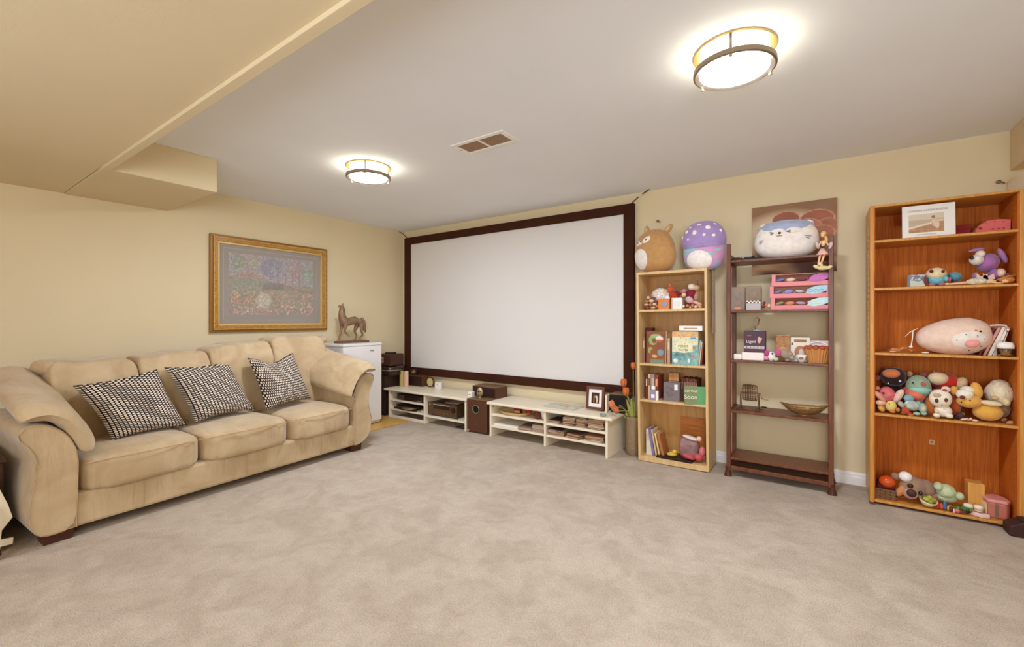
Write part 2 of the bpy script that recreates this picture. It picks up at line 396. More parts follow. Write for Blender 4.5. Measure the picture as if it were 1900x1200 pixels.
# beaded edge
s = M()
for k in range(74):
    xx = -W_/2+.03+(W_-.06)*k/73
    for zz in (-H_/2+.026, H_/2-.026): s.ell((xx, -.046, zz), (.0055, .004, .0055), seg=6, rings=4)
for k in range(57):
    zz = -H_/2+.03+(H_-.06)*k/56
    for xx in (-W_/2+.026, W_/2-.026): s.ell((xx, -.046, zz), (.0055, .004, .0055), seg=6, rings=4)
tag(s.obj('bead_trim', mat('pale_gilt', (222, 186, 116)), t), kind='stuff')
M().box(-W_/2+.06, W_/2-.06, -.012, -.004, -H_/2+.06, H_/2-.06).obj('mat_board', M_matb, t)
s = M(); gx, gz = .475, .345
for a in ((-gx, gx, gz, gz+.004), (-gx, gx, -gz-.004, -gz), (-gx-.004, -gx, -gz, gz), (gx, gx+.004, -gz, gz)): s.box(a[0], a[1], -.0135, -.011, a[2], a[3])
s.obj('mat_line', mat('mat_line', (176, 158, 126), .6), t)
board('print', .858, .60, .004, garden, 170, 120, t, (0, -.0135, -.293))
mg = mat('picture_glass', (255, 255, 255), .03, alpha=.10, spec=.9)
M().box(-W_/2+.07, W_/2-.07, -.022, -.020, -H_/2+.07, H_/2-.07).obj('glass', mg, t)

# ------------------------------------------------------------------ sofa
def fabric():
    m = mat('microfibre', (206, 186, 158), .9, sheen=.35, spec=.1); nt = m.node_tree; b = nt.nodes['Principled BSDF']
    tc = nt.nodes.new('ShaderNodeTexCoord')
    n = nt.nodes.new('ShaderNodeTexNoise'); n.inputs['Scale'].default_value = 5; n.inputs['Detail'].default_value = 6; n.inputs['Distortion'].default_value = .8
    r = nt.nodes.new('ShaderNodeValToRGB'); r.color_ramp.elements[0].position = .35; r.color_ramp.elements[1].position = .65
    r.color_ramp.elements[0].color = (*lin((178, 153, 116)), 1); r.color_ramp.elements[1].color = (*lin((195, 171, 135)), 1)
    nt.links.new(tc.outputs['Object'], n.inputs[0]); nt.links.new(n.outputs[0], r.inputs[0]); nt.links.new(r.outputs[0], b.inputs['Base Color'])
    mp = nt.nodes.new('ShaderNodeMapping'); mp.inputs['Scale'].default_value = (1.6, 1.1, .8)
    n2 = nt.nodes.new('ShaderNodeTexNoise'); n2.inputs['Scale'].default_value = 5; n2.inputs['Detail'].default_value = 2; n2.inputs['Distortion'].default_value = .6
    nt.links.new(tc.outputs['Object'], mp.inputs[0]); nt.links.new(mp.outputs[0], n2.inputs[0])
    u = nt.nodes.new('ShaderNodeBump'); u.inputs['Strength'].default_value = .30; u.inputs['Distance'].default_value = .03
    mp3 = nt.nodes.new('ShaderNodeMapping'); mp3.inputs['Scale'].default_value = (9, 1.5, 1.3)
    n3 = nt.nodes.new('ShaderNodeTexNoise'); n3.inputs['Scale'].default_value = 3; n3.inputs['Detail'].default_value = 2; n3.inputs['Distortion'].default_value = .3
    nt.links.new(tc.outputs['Object'], mp3.inputs[0]); nt.links.new(mp3.outputs[0], n3.inputs[0])
    u3 = nt.nodes.new('ShaderNodeBump'); u3.inputs['Strength'].default_value = .40; u3.inputs['Distance'].default_value = .02
    nt.links.new(n3.outputs[0], u3.inputs['Height']); nt.links.new(u3.outputs[0], u.inputs['Normal'])
    nt.links.new(n2.outputs[0], u.inputs['Height']); nt.links.new(u.outputs[0], b.inputs['Normal'])
    return m
M_fab = fabric()
M_seam = mat('seam_thread', (186, 156, 116), .8)
SL = Vector((-.0613, .9981, 0))
sofa = thing('sofa', 'beige microfibre three-seat sofa with pillow arms along the left wall', 'sofa', (1.335, -3.72, 0), math.atan2(SL.y, SL.x))
def pillowbox(s, x0, x1, y0, y1, z0, z1, p=.38, crown=.0, fn=None, nu=40, nv=26):
    """soft squarish block; crown lifts the top middle"""
    cx, cy, cz = (x0+x1)/2, (y0+y1)/2, (z0+z1)/2; rx, ry, rz = (x1-x0)/2, (y1-y0)/2, (z1-z0)/2
    def sg(a, q): return math.copysign(abs(a)**q, a)
    def f(u, v):
        t = PI*v; a = 2*PI*u
        st = sg(math.sin(t), p) if abs(math.sin(t)) > 1e-6 else 0
        q = Vector((cx+rx*st*sg(math.cos(a), p), cy+ry*st*sg(math.sin(a), p), cz+rz*sg(math.cos(t), p*1.15)))
        if crown and q.z > cz: q.z += crown*(1-((q.x-cx)/rx)**2)*(1-((q.y-cy)/ry)**2)
        return fn(q) if fn else q
    s.grid(f, nu, nv, True)
    return s
# frame / skirt (front face at y=0)
M().box(.20, 2.12, .012, .86, .055, .245).obj('base', M_fab, sofa, bevel=.02)
for xs in (.55, 1.16, 1.77): M().tube([(xs, .010, .06), (xs, .009, .24)], .0025, 6).obj('seam', M_seam, sofa)
M().box(.18, 2.15, .72, .90, .055, .82).obj('back_frame', M_fab, sofa, bevel=.04)
# arms: scrolled outline extruded in depth with softened edges
armL = [(.250, .052), (.252, .23), (.256, .43), (.246, .505), (.222, .565), (.185, .615), (.14, .648), (.09, .662), (.045, .655), (.022, .625), (.030, .588), (.060, .545), (.082, .50), (.090, .455), (.086, .39), (.072, .31), (.062, .22), (.064, .15), (.076, .09), (.104, .056), (.15, .050)]
armR = [(2.09, .052), (2.088, .121), (2.10, .34), (2.085, .44), (2.09, .53), (2.12, .61), (2.17, .675), (2.225, .702), (2.275, .712), (2.315, .695), (2.322, .66), (2.30, .60), (2.265, .537), (2.253, .447), (2.272, .36), (2.291, .283), (2.290, .21), (2.278, .155), (2.245, .105), (2.209, .080), (2.15, .056)]
def arm(out, nm):
    n = len(out); cx = sum(a for a, b in out)/n; cz = sum(b for a, b in out)/n
    s = M(); rows = []
    st = [(-.004, .94), (-.010, .97), (-.004, .992), (.012, 1.0), (.3, 1.0), (.6, 1.0), (.86, 1.0), (.90, .97)]
    for y, k in [(0.004, .0)]+st+[(.90, .0)]:
        rows.append([s.b.verts.new((cx+(a-cx)*k, y, cz+(b-cz)*k if k > 0 else cz)) for a, b in out])
    for r in range(len(rows)-1):
        for i in range(n):
            try: s.b.faces.new((rows[r][i], rows[r][(i+1) % n], rows[r+1][(i+1) % n], rows[r+1][i]))
            except ValueError: pass
    s.obj(nm, M_fab, sofa, smooth=True, weld=True, sub=1)
arm(armL, 'armrest'); arm(armR, 'armrest')
for o_ in (armL, armR):
    cx_ = sum(a for a, b in o_)/len(o_); cz_ = sum(b for a, b in o_)/len(o_)
    M().tube([(cx_+(a-cx_)*.955, -.0085, cz_+(b-cz_)*.955) for a, b in o_], .0028, 5, closed=True).obj('piping', M_seam, sofa, smooth=True)
# piping lines down the arm fronts
# arm pads: padded roll over the arm, hanging nose at the front inside
def pad(side):
    cl = [Vector(p) for p in ((.022, .682), (.075, .706), (.14, .704), (.200, .664), (.248, .592), (.284, .512), (.298, .470))]
    def cen(q):
        q = max(0, min(.9999, q))*(len(cl)-1); i = int(q); f = q-i
        p0, p1, p2, p3 = cl[max(0, i-1)], cl[i], cl[min(len(cl)-1, i+1)], cl[min(len(cl)-1, i+2)]
        return .5*((2*p1)+(-p0+p2)*f+(2*p0-5*p1+4*p2-p3)*f*f+(-p0+3*p1-3*p2+p3)*f**3)
    def f(u, v):
        a = 2*PI*u; t = v
        y = -.045+.86*t
        e = math.sqrt(max(0, 1-(1-min(1, t/.13))**2)) if t < .13 else (math.sqrt(max(0, 1-((t-.93)/.07)**2)) if t > .93 else 1)
        q = .5+.5*math.copysign(abs(math.cos(a))**.8, math.cos(a))*(.90+.10*e); s_ = math.copysign(abs(math.sin(a))**.6, math.sin(a))
        c = cen(q); d = (cen(min(1, q+.03))-cen(max(0, q-.03))).normalized(); nrm = Vector((-d.y, d.x))
        if nrm.y < 0 and q < .6: nrm = -nrm
        th = (.056 if s_ > 0 else .050)*(1+.25*t)
        p = c+nrm*th*s_*e*(1+.10*math.sin(q*7+t*5))
        x, z = p.x, p.y+.165*t**1.15*(1-.25*q)
        wr = .004*math.sin(q*16+t*13)*e*math.sin(PI*t)
        z += wr; x += .012*t
        if side > 0: x, z = 2.342-x, z+.042
        return Vector((x, y+.012*math.sin(a*2)*(1-t), z))
    s = M(); s.grid(f, 48, 34, True)
    return s.obj('arm_pad', M_fab, sofa, smooth=True, weld=True)
pad(-1); pad(1)
# seat cushions
def wavy(q, x0, x1):
    return q
for k, (a, b) in enumerate(((.262, .872), (.876, 1.494), (1.498, 2.086))):
    def fn(q, a=a, b=b):
        t = (q.x-a)/(b-a)
        if q.y < .02: q.z += .004*math.sin(t*40+q.z*9); q.y += .006*math.sin(t*55)+(-.035)*(1-(2*t-1)**2)
        return q
    s = M(); pillowbox(s, a, b, -.005, .66, .225, .435, p=.26, crown=.025, fn=fn, nu=64, nv=30)
    cu = s.obj('seat_cushion', M_fab, sofa, smooth=True, weld=True)
    pts = []
    for i in range(25):
        t = i/24; pts.append((a+.02+(b-a-.04)*t, -.012-.035*(1-(2*t-1)**2), .405+.008*(1-(2*t-1)**2)))
    M().tube(pts, .0028, 5).obj('seam', M_seam, cu)
# back cushions: overstuffed, curling over the top of the frame
BC = [(.255, .71, .935, .0), (.715, 1.16, .955, .02), (1.165, 1.66, 1.0, .0), (1.665, 2.20, 1.045, .02)]
for k, (a, b, h, j) in enumerate(BC):
    def fn(q, a=a, b=b, h=h, k=k):
        t = (q.x-a)/(b-a); hz = (q.z-.42)/(h-.42)
        q.y += -.30*(1-hz)*.35+.02*math.sin(t*9+k)+(.07*max(0, hz-.75)*4)**2*1.5
        q.z += (.010*math.sin(t*11+k*2)+.006*math.sin(PI*t)+(.03*(t-.5) if k in (1, 2) else 0))*max(0, hz-.6)*2.5
        q.y -= .03*math.exp(-((hz-.72)/.13)**2)                      # roll under the top
        q.y += .028*math.exp(-((hz-.52)/.06)**2)*(.6+.4*math.sin(t*7+k))        # tufted fold
        return q
    s = M(); pillowbox(s, a, b, .56, .86, .42, h, p=.20, fn=fn, nu=56, nv=44)
    s.obj('back_cushion', M_fab, sofa, smooth=True, weld=True)
# curled outer corners of the end cushions
M().ell((.29, .70, .895), (.075, .11, .052), (0, .3, .2), p=.8).obj('cushion_corner', M_fab, sofa, smooth=True)
M().ell((2.235, .70, 1.0), (.06, .09, .040), (0, -.25, 0), p=.8).obj('cushion_corner', M_fab, sofa, smooth=True)
for x0_, x1_ in ((.115, .245), (2.09, 2.21)):
    for y0_ in (.03, .78): M().prism([(x0_, .058), (x0_+.008, 0), (x1_-.008, 0), (x1_, .058)], y0_, y0_+.10, 'y').obj('foot', M_foot, sofa, bevel=.003)

def weave(name, rows, cols, rot):
    m = mat(name, (30, 24, 22), .85, spec=.1); nt = m.node_tree; b = nt.nodes['Principled BSDF']
    tc = nt.nodes.new('ShaderNodeUVMap'); mp = nt.nodes.new('ShaderNodeMapping'); mp.inputs['Rotation'].default_value = (0, 0, rot)
    nz = nt.nodes.new('ShaderNodeTexNoise'); nz.inputs['Scale'].default_value = 6
    ad = nt.nodes.new('ShaderNodeVectorMath'); ad.operation = 'MULTIPLY_ADD'; ad.inputs[1].default_value = (.016, .016, 0)
    br = nt.nodes.new('ShaderNodeTexBrick'); br.offset = .5; br.inputs['Scale'].default_value = 1
    br.inputs['Brick Width'].default_value = 1/cols; br.inputs['Row Height'].default_value = 1/rows
    br.inputs['Mortar Size'].default_value = .0085; br.inputs['Mortar Smooth'].default_value = .3
    br.inputs['Color1'].default_value = (*lin((236, 222, 204)), 1); br.inputs['Color2'].default_value = (*lin((214, 196, 174)), 1); br.inputs['Mortar'].default_value = (*lin((34, 22, 18)), 1)
    nt.links.new(tc.outputs[0], nz.inputs['Vector']); nt.links.new(nz.outputs['Color'], ad.inputs[0]); nt.links.new(tc.outputs[0], ad.inputs[2])
    nt.links.new(ad.outputs[0], mp.inputs[0]); nt.links.new(mp.outputs[0], br.inputs['Vector']); nt.links.new(br.outputs['Color'], b.inputs['Base Color'])
    u = nt.nodes.new('ShaderNodeBump'); u.inputs['Strength'].default_value = .6; u.inputs['Distance'].default_value = .01; u.invert = True
    nt.links.new(br.outputs['Fac'], u.inputs['Height']); nt.links.new(u.outputs[0], b.inputs['Normal'])
    return m
WV = weave('bead_weave', 20, 30, PI/2); WV2 = weave('bead_weave_rows', 20, 30, 0)
def cushion(label, m, corners, thick, y_off, dent=0):
    """corners in sofa-local (x, z) TL TR BR BL"""
    me = bmesh.new(); uvl = me.loops.layers.uv.new('UVMap'); N = 26
    TL, TR, BR, BL = [Vector((c[0], c[2], c[1])) for c in corners]
    def pt(a, b, sgn):
        p = (BL*(1-a)+BR*a)*(1-b)+(TL*(1-a)+TR*a)*b
        ea, eb = 2*a-1, 2*b-1
        inset = .05*(1-ea*ea)*(eb) ; inx = .04*(1-eb*eb)*ea
        p = p+(BL-TL)*inset*.9*abs(eb)-(TR-TL)*inx*abs(ea)
        th = thick*max(0, (1-abs(ea)**2.6))**.55*max(0, (1-abs(eb)**2.6))**.55
        if dent: th *= 1-.35*math.exp(-((a-.55)/.25)**2-((b-1)/.4)**2); p.z -= dent*math.exp(-((a-.52)/.28)**2)*b**3
        p.y += -sgn*th
        return p
    grid = {}
    for sgn in (1, -1):
        for j in range(N+1):
            for i in range(N+1):
                edge = i in (0, N) or j in (0, N)
                if edge and sgn == -1: grid[(sgn, i, j)] = grid[(1, i, j)]; continue
                grid[(sgn, i, j)] = me.verts.new(pt(i/N, j/N, sgn))
        for j in range(N):
            for i in range(N):
                vs = [grid[(sgn, i, j)], grid[(sgn, i+1, j)], grid[(sgn, i+1, j+1)], grid[(sgn, i, j+1)]]
                try: f = me.faces.new(vs)
                except ValueError: continue
                for l, (a, b) in zip(f.loops, ((i, j), (i+1, j), (i+1, j+1), (i, j+1))): l[uvl].uv = (a/N, b/N)
    s = M(); s.b.free(); s.b = me
    o = s.obj('throw_pillow', m, smooth=True); o.matrix_world = SOFM
    return tag(o, label, 'pillow', 'black and white woven throw pillows')
SOFM = Matrix.Translation((1.335, -3.72, 0)) @ Matrix.Rotation(math.atan2(SL.y, SL.x), 4, 'Z')
cushion('black and white woven throw pillow against the left arm of the sofa', WV, ((.34, .795, .46), (.80, .85, .52), (.90, .452, .30), (.47, .45, .24)), .10, 0)
cushion('black and white woven throw pillow in the middle of the sofa', WV, ((.835, .862, .50), (1.29, .865, .54), (1.40, .475, .34), (.95, .462, .29)), .10, 0)
cushion('black and white woven throw pillow nearest the refrigerator, dented on top', WV2, ((1.40, .89, .46), (1.825, .905, .50), (1.905, .482, .34), (1.455, .466, .28)), .10, 0, dent=.05)

# ------------------------------------------------------------------ things left of the sofa
sh = mat('cabinet_brown', (70, 40, 26), .5)  # one plain dark brown for the whole low cabinet
t = thing('side_cabinet', 'dark brown low cabinet mostly hidden behind the near end of the sofa', 'cabinet', (.84, -3.835, 0))
M().box(-.30, .25, -.3, .12, .04, .44).obj('body', sh, t, bevel=.008); M().box(-.32, .27, -.31, .13, .44, .46).obj('top', sh, t, bevel=.006)
M().box(.252, .262, -.27, .09, .08, .40).obj('door', sh, t, bevel=.004)
for a, b in ((-.26, -.26), (.20, -.26), (-.26, .06), (.20, .06)): M().box(a, a+.04, b, b+.04, 0, .04).obj('leg', sh, t)
pA = P(8, 1022, z=0.004)
t = thing('leaning_board', 'white notched panel leaning by the near end of the sofa', 'panel', (pA.x-.0, pA.y-.045, 0.0), math.atan2(SL.y, SL.x)-.12)
o1 = [(0.0, .0), (.03, 0), (.032, .03), (.075, .03), (.078, .062), (.034, .066), (.038, .11), (.076, .165), (.06, .235), (.02, .36), (-.02, .48), (-.10, .50), (-.10, .10)]
M().prism(o1, 0, .022, 'y', mtx=Matrix.Rotation(-.18, 4, 'X')).obj('panel', M_cream, t, bevel=.002)
M().box(-.098, -.05, -.022, .0, .10, .46, Matrix.Rotation(-.18, 4, 'X')).obj('rib', M_white, t, bevel=.002)
pB = P(3, 1040, z=0)
t = thing('wooden_stool_leg_frame', 'dark polished wooden frame corner at the lower left edge of the picture', 'frame', (pB.x-.02, pB.y-.02, 0), math.atan2(SL.y, SL.x))
M().tube([(0, 0, .022), (-.03, .0, .12), (-.12, 0, .33)], [.026, .022, .02], 10).obj('rail', mat('polished_brown', (82, 48, 28), .25), t, smooth=True)
M().tube([(-.12, 0, .33), (-.4, .02, .33)], .02, 10).obj('crossbar', mat('polished_brown', (82, 48, 28)), t, smooth=True)

# ------------------------------------------------------------------ fridge corner
tag(M().box(.05, .70, -1.45, -.50, 0, .012).obj('floor_mat', wood('yellow_laminate', (214, 172, 92), (196, 150, 72), 4, (2, 8, 2)), bevel=.004), 'yellow wooden board on the carpet under the refrigerator', 'board')
t = thing('mini_refrigerator', 'white compact refrigerator behind the far end of the sofa', 'refrigerator', (.475, -.735, .012), math.radians(-90)+.10)
# local: x from far corner towards the camera (along the wall), y into the wall is +... front at y=0 facing the room
s = M().box(0, .54, -.46, -.055, .03, .905).obj('body', M_fridges, t, bevel=.006)
M().box(-.002, .542, -.050, 0, .035, .900).obj('door', M_fridge, t, bevel=.008)
M().box(-.004, .546, -.46, .003, .902, .930).obj('top_panel', M_fridge, t, bevel=.006)
M().box(.012, .53, -.05, -.012, .012, .034).obj('kick_plate', M_fridges, t)
for a in (.04, .5):
    for b in (-.42, -.08): M().lathe([(.018, 0), (.018, .03)], (a, b, 0), 12).obj('foot', M_black, t)
text('Ideal', .030, mat('badge_grey', (150, 146, 140), .4, metal=.5), t, (.145, .002, .845), (PI/2, 0, PI), name='badge', extr=.001)

# horse
hx = thing('horse_figurine', 'bronze horse sculpture with raised head standing on the refrigerator', 'sculpture', (.25, -.975, .9425), PI/2)
M().box(-.195, .195, -.06, .06, 0, .022).obj('base', mat('bronze_base', (112, 80, 56), .5), hx, bevel=.003)
def skin(name, vs, es, rs, m, parent, sub=2):
    me = bpy.data.meshes.new(name); me.from_pydata(vs, es, []); me.materials.append(m)
    o = bpy.data.objects.new(name, me); C.objects.link(o); o.parent = parent
    md = o.modifiers.new('skin', 'SKIN'); md.use_smooth_shade = True
    for i, r in enumerate(rs): me.skin_vertices[0].data[i].radius = (r, r) if not isinstance(r, tuple) else r
    me.skin_vertices[0].data[0].use_root = True
    o.modifiers.new('sub', 'SUBSURF').levels = sub; o.modifiers['sub'].render_levels = sub
    return o
vs = [(-.01, 0, .245), (-.07, 0, .235), (-.115, 0, .245), (-.135, 0, .30), (-.135, 0, .36), (-.128, 0, .405), (-.150, 0, .425), (-.176, 0, .405),   # chest neck head muzzle 0-7
      (.05, 0, .26), (.10, 0, .265),                                                                    # loin croup 8,9
      (-.115, .03, .19), (-.125, .032, .11), (-.145, .032, .05), (-.150, .032, .025),                        # far front leg 10-13
      (-.105, -.03, .19), (-.12, -.034, .13), (-.09, -.034, .105), (-.075, -.034, .085),                       # near front leg lifted 14-17
      (.085, .032, .19), (.060, .034, .13), (.085, .034, .075), (.070, .034, .025),                          # hind far 18-21
      (.11, -.032, .19), (.105, -.034, .135), (.125, -.034, .085), (.085, -.034, .06), (.080, -.034, .025)]       # hind near 22-26
es = [(0, 1), (1, 2), (2, 3), (3, 4), (4, 5), (5, 6), (6, 7), (0, 8), (8, 9), (2, 10), (10, 11), (11, 12), (12, 13), (2, 14), (14, 15), (15, 16), (16, 17), (9, 18), (18, 19), (19, 20), (20, 21), (9, 22), (22, 23), (23, 24), (24, 25), (25, 26)]
rs = [.050, .052, .050, .042, .032, .026, .022, .012, .050, .046, .020, .013, .010, .012, .020, .013, .009, .010, .028, .015, .010, .012, .028, .016, .010, .010, .012]
skin('body', vs, es, rs, M_bronze, hx)
M().tube([(.13, 0, .285), (.155, 0, .25), (.165, 0, .20), (.172, 0, .15), (.185, 0, .115)], [.014, .020, .024, .020, .006], 8).obj('tail', M_bronze, hx, smooth=True)
M().tube([(-.115, 0, .425), (-.105, 0, .37), (-.10, 0, .32), (-.085, 0, .285)], [.006, .016, .016, .006], 8).obj('mane', M_bronze, hx, smooth=True)
for sy in (-1, 1): M().ell((-.120, .010*sy, .438), (.005, .004, .014), (0, .4, 0), 8, 6).obj('ear', M_bronze, hx, smooth=True)
for a, b in ((-.152, .032), (.068, .034), (.078, -.034), (-.07, -.034)):
    M().lathe([(.015, 0), (.011, .014)], (a, b, .022 if a != -.07 else .072), 10).obj('hoof', M_bronze, hx)

# ------------------------------------------------------------------ electronics in the corner
t = thing('bass_amplifier', 'dark drum-shaped speaker cabinet standing in the corner behind the white bench', 'speaker', (.085, -.30, 0))
M().box(-.065, .11, -.16, .14, 0, .50).obj('body', M_black, t, bevel=.01)
M().lathe([(.13, .50), (.138, .51), (.138, .60), (.132, .62), (.10, .625)], (.06, 0, 0), 28, sc=(1, 1.2)).obj('drum', M_blackg, t, smooth=True)
M().lathe([(.141, .560), (.141, .575)], (.06, 0, 0), 28, sc=(1, 1.2), cap=False).obj('rim', M_steel, t, smooth=True)
t = thing('radio_case', 'dark brown portable radio case with a metal panel stacked in the corner', 'radio', (.12, -.34, .626), .12)
M().box(-.11, .15, -.12, .12, 0, .145).obj('case', mat('brown_leather', (74, 42, 28), .5, var=.15, scale=30), t, bevel=.012)
M().box(-.02, .09, -.05, .05, .145, .165).obj('handle', M_black, t, bevel=.008)
p = M().box(-.10, .03, -.126, -.119, .04, .11).obj('control_panel', mat('champagne', (196, 170, 120), .4, metal=.3), t, bevel=.002)
M().lathe([(.02, 0), (.018, .012)], mtx=Matrix.Translation((.0, -.126, .078)) @ Matrix.Rotation(PI/2, 4, 'X'), seg=16).obj('dial', M_steel, p)
for k in range(3): M().lathe([(.006, 0), (.005, .008)], mtx=Matrix.Translation((-.085+.02*k, -.126, .06)) @ Matrix.Rotation(PI/2, 4, 'X'), seg=10).obj('knob', M_black, p)

def bench(name, label, x0, x1, xm, h, group='white low media benches', gap=(), ov=(.07, .01)):
    t = thing(name, label, 'bench', (x0, -.47, 0))
    W = x1-x0; D = .43; m = M_cream; xm -= x0
    M().box(-ov[0], W+ov[1], -.018, D, h-.026, h).obj('top', m, t, bevel=.008)
    M().box(0, .022, 0, D, 0, h-.026).obj('side_panel', m, t, bevel=.002)
    M().box(W-.022, W, 0, D, 0, h-.026).obj('side_panel', m, t, bevel=.002)
    M().box(xm-.011, xm+.011, 0, D, 0, h-.026).obj('divider', m, t, bevel=.002)
    for a, b, z in gap: M().box(a-x0, b-x0, .006, D, z, z+.020).obj('shelf', m, t, bevel=.002)
    for a in (.026, W-.026): M().lathe([(.006, 0), (.005, .004)], mtx=Matrix.Translation((a, .03, h-.05)) @ Matrix.Rotation(PI/2, 4, 'Y'), seg=10).obj('screw_cap', M_black, t)
    return t
BZ = .355
bl = bench('media_bench', 'white open media bench at left holding the disc player and receiver', .275, 1.545, .905, BZ, gap=((.297, .894, .205), (.297, .894, .092), (.916, 1.523, .080)))
M().box(.022, .619, .01, .026, .0, .03).obj('kick_rail', M_cream, bl)
brn = bench('media_bench', 'white open media bench at right holding baskets and stacked magazines', 1.865, 3.165, 2.53, BZ, gap=((1.887, 2.519, .215), (1.887, 2.519, .095), (2.541, 3.143, .205), (2.541, 3.143, .095)), ov=(.032, .045))
M().box(0.7, 1.25, .34, .36, .0, .08).obj('back_rail', M_cream, brn)

# left bench contents (local helper: simple part boxes)
t = thing('disc_player', 'flat black disc player on the upper left shelf of the left bench', 'disc player', (.60, -.38, .226))
M().box(-.20, .26, -.06, .25, 0, .072).obj('body', M_black, t, bevel=.003)
M().box(-.05, .18, -.063, -.06, .012, .06).obj('display', M_blackg, t)
for i in range(3):
    for j in range(3): M().box(-.18+i*.036, -.155+i*.036, -.065, -.06, .010+j*.02, .022+j*.02).obj('button', M_steel, t)
M().box(.15, .235, -.065, -.06, .006, .018).obj('logo_plate', M_steel, t)
for a in (-.17, .23): M().lathe([(.012, -.004), (.012, 0)], (a, .0, 0), 10).obj('foot', M_black, t)
t = thing('game_console', 'black game console box lying on the lower left shelf of the left bench', 'console', (.56, -.32, .112))
M().box(-.20, .12, -.10, .2, 0, .05).obj('body', M_blackg, t, bevel=.008); M().box(-.20, .12, -.103, -.1, .02, .028).obj('trim_line', M_steel, t)
t = thing('turntable_tray', 'black tray with a round lid lying in front on the lower left shelf', 'tray', (.60, -.44, .112))
M().box(-.24, .14, -.02, .02, 0, .018).obj('tray', M_black, t, bevel=.004)
M().lathe([(.10, .02), (.11, .024), (.10, .034), (.0, .036)], (.0, .04, 0), 24).obj('lid', M_steel, t, smooth=True)
t = thing('bowl_of_snacks', 'small white dish with orange pieces at the right end of the lower left shelf', 'dish', (.845, -.39, .112))
M().lathe([(.02, 0), (.05, .012), (.055, .022), (.048, .02), (.0, .01)], seg=20).obj('dish', M_white, t, smooth=True)
for k in range(6): M().ell((.03*math.cos(k), .03*math.sin(k), .026), (.016, .012, .008), (0, 0, k), 8, 6).obj('piece', col(206, 112, 40), t, smooth=True)
t = thing('audio_receiver', 'black audio video receiver with a large knob in the left bench', 'receiver', (1.17, -.42, .100))
M().box(-.235, .195, 0, .30, .012, .150).obj('body', mat('receiver_front', (78, 56, 38), .4), t, bevel=.003)
M().box(-.245, .205, -.012, 0, .010, .152).obj('front_panel', mat('receiver_face', (92, 66, 44), .35), t, bevel=.002)
M().box(-.15, .10, -.015, -.010, .085, .125).obj('display', M_blackg, t)
M().box(-.15, .09, -.016, -.013, .128, .136).obj('light_strip', mat('pale_strip', (196, 170, 150), .4), t)
M().lathe([(.030, 0), (.028, .018), (.0, .018)], mtx=Matrix.Translation((.155, -.012, .095)) @ Matrix.Rotation(PI/2, 4, 'X'), seg=20).obj('volume_knob', M_black, t, smooth=False)
M().lathe([(.012, 0), (.011, .010), (.0, .010)], mtx=Matrix.Translation((-.205, -.012, .125)) @ Matrix.Rotation(PI/2, 4, 'X'), seg=14).obj('knob', M_brass, t)
for k in range(6): M().ell((-.13+.05*k, -.013, .045), (.006, .004, .004), seg=8, rings=5).obj('button', M_brass, t)
for a in (-.2, .16): M().lathe([(.02, 0), (.02, .012)], (a, .03, 0), 12).obj('foot', M_black, t)
t = thing('disc_case', 'clear plastic disc case lying on top of the receiver', 'case', (1.25, -.34, .2525), .2)
M().box(-.09, .09, -.05, .08, 0, .016).obj('case', mat('smoky_plastic', (160, 130, 120), .2), t, bevel=.003); M().lathe([(.045, .0165), (.045, .018)], (0, .02, 0), 20).obj('disc', M_steel, t)
tag(M().tube([(1.40, -.44, .11), (1.40, -.47, .07), (1.36, -.43, .02), (1.45, -.40, .008), (1.50, -.36, .02), (1.45, -.25, .01), (1.25, -.2, .008)], .004, 6).obj('power_cable', M_dark, smooth=True), 'black cable hanging under the receiver shelf', 'cable')
tag(M().tube([(1.33, -.40, .008), (1.40, -.33, .02), (1.50, -.30, .008), (1.5, -.2, .008)], .004, 6).obj('power_cable', M_dark, smooth=True), 'black cable lying on the carpet behind the receiver cable', 'cable')

# on the left bench
def bottle(u, v, c, label):
    t = thing('bottle', label, 'bottle', (u, v, BZ), 0, 'slim pastel bottles')
    M().lathe([(.026, 0), (.029, .006), (.029, .158), (.025, .163)], seg=24).obj('body', c, t, smooth=False, bevel=.003)
    M().lathe([(.027, .163), (.027, .19), (.022, .196), (0, .197)], seg=24).obj('cap', c, t, bevel=.002)
bottle(.275, -.255, mat('olive_bottle', (190, 176, 96), .35), 'olive yellow slim bottle on the left bench')
bottle(.335, -.235, mat('pink_bottle', (232, 186, 166), .35), 'pale pink slim bottle on the left bench')
t = thing('bookshelf_speaker', 'brown boxy speaker behind the slim bottles on the left bench', 'speaker', (.375, -.10, BZ), 0)
M().box(-.12, .16, -.05, .055, 0, .135).obj('body', M_brown, t, bevel=.004); M().box(-.11, .15, -.054, -.05, .01, .125).obj('grille', M_black, t)
t = thing('toy_figure', 'small dark camera-like gadget on top of the speaker in the corner', 'gadget', (.32, -.09, BZ+.1355), .3)
M().box(-.05, .05, -.03, .03, 0, .07).obj('body', M_black, t, bevel=.006); M().lathe([(.022, 0), (.02, .03), (0, .03)], mtx=Matrix.Translation((.02, -.03, .04)) @ Matrix.Rotation(PI/2, 4, 'X'), seg=16).obj('lens', M_brass, t)
M().tube([(.02, 0, .07), (.03, 0, .09), (.045, 0, .07)], .004, 6).obj('strap', M_black, t)
t = thing('round_clock', 'round brass table ornament with a pale face on the left bench', 'ornament', (.645, -.10, BZ))
M().lathe([(.062, 0), (.062, .02), (0, .02)], mtx=Matrix.Translation((0, 0, .066)) @ Matrix.Rotation(PI/2, 4, 'X'), seg=28).obj('rim', mat('dark_brass', (120, 84, 50), .4, metal=.4), t)
M().lathe([(.050, .0205), (.050, .024), (0, .024)], mtx=Matrix.Translation((0, 0, .066)) @ Matrix.Rotation(PI/2, 4, 'X'), seg=28).obj('face', mat('pale_face', (206, 186, 130), .5), t)
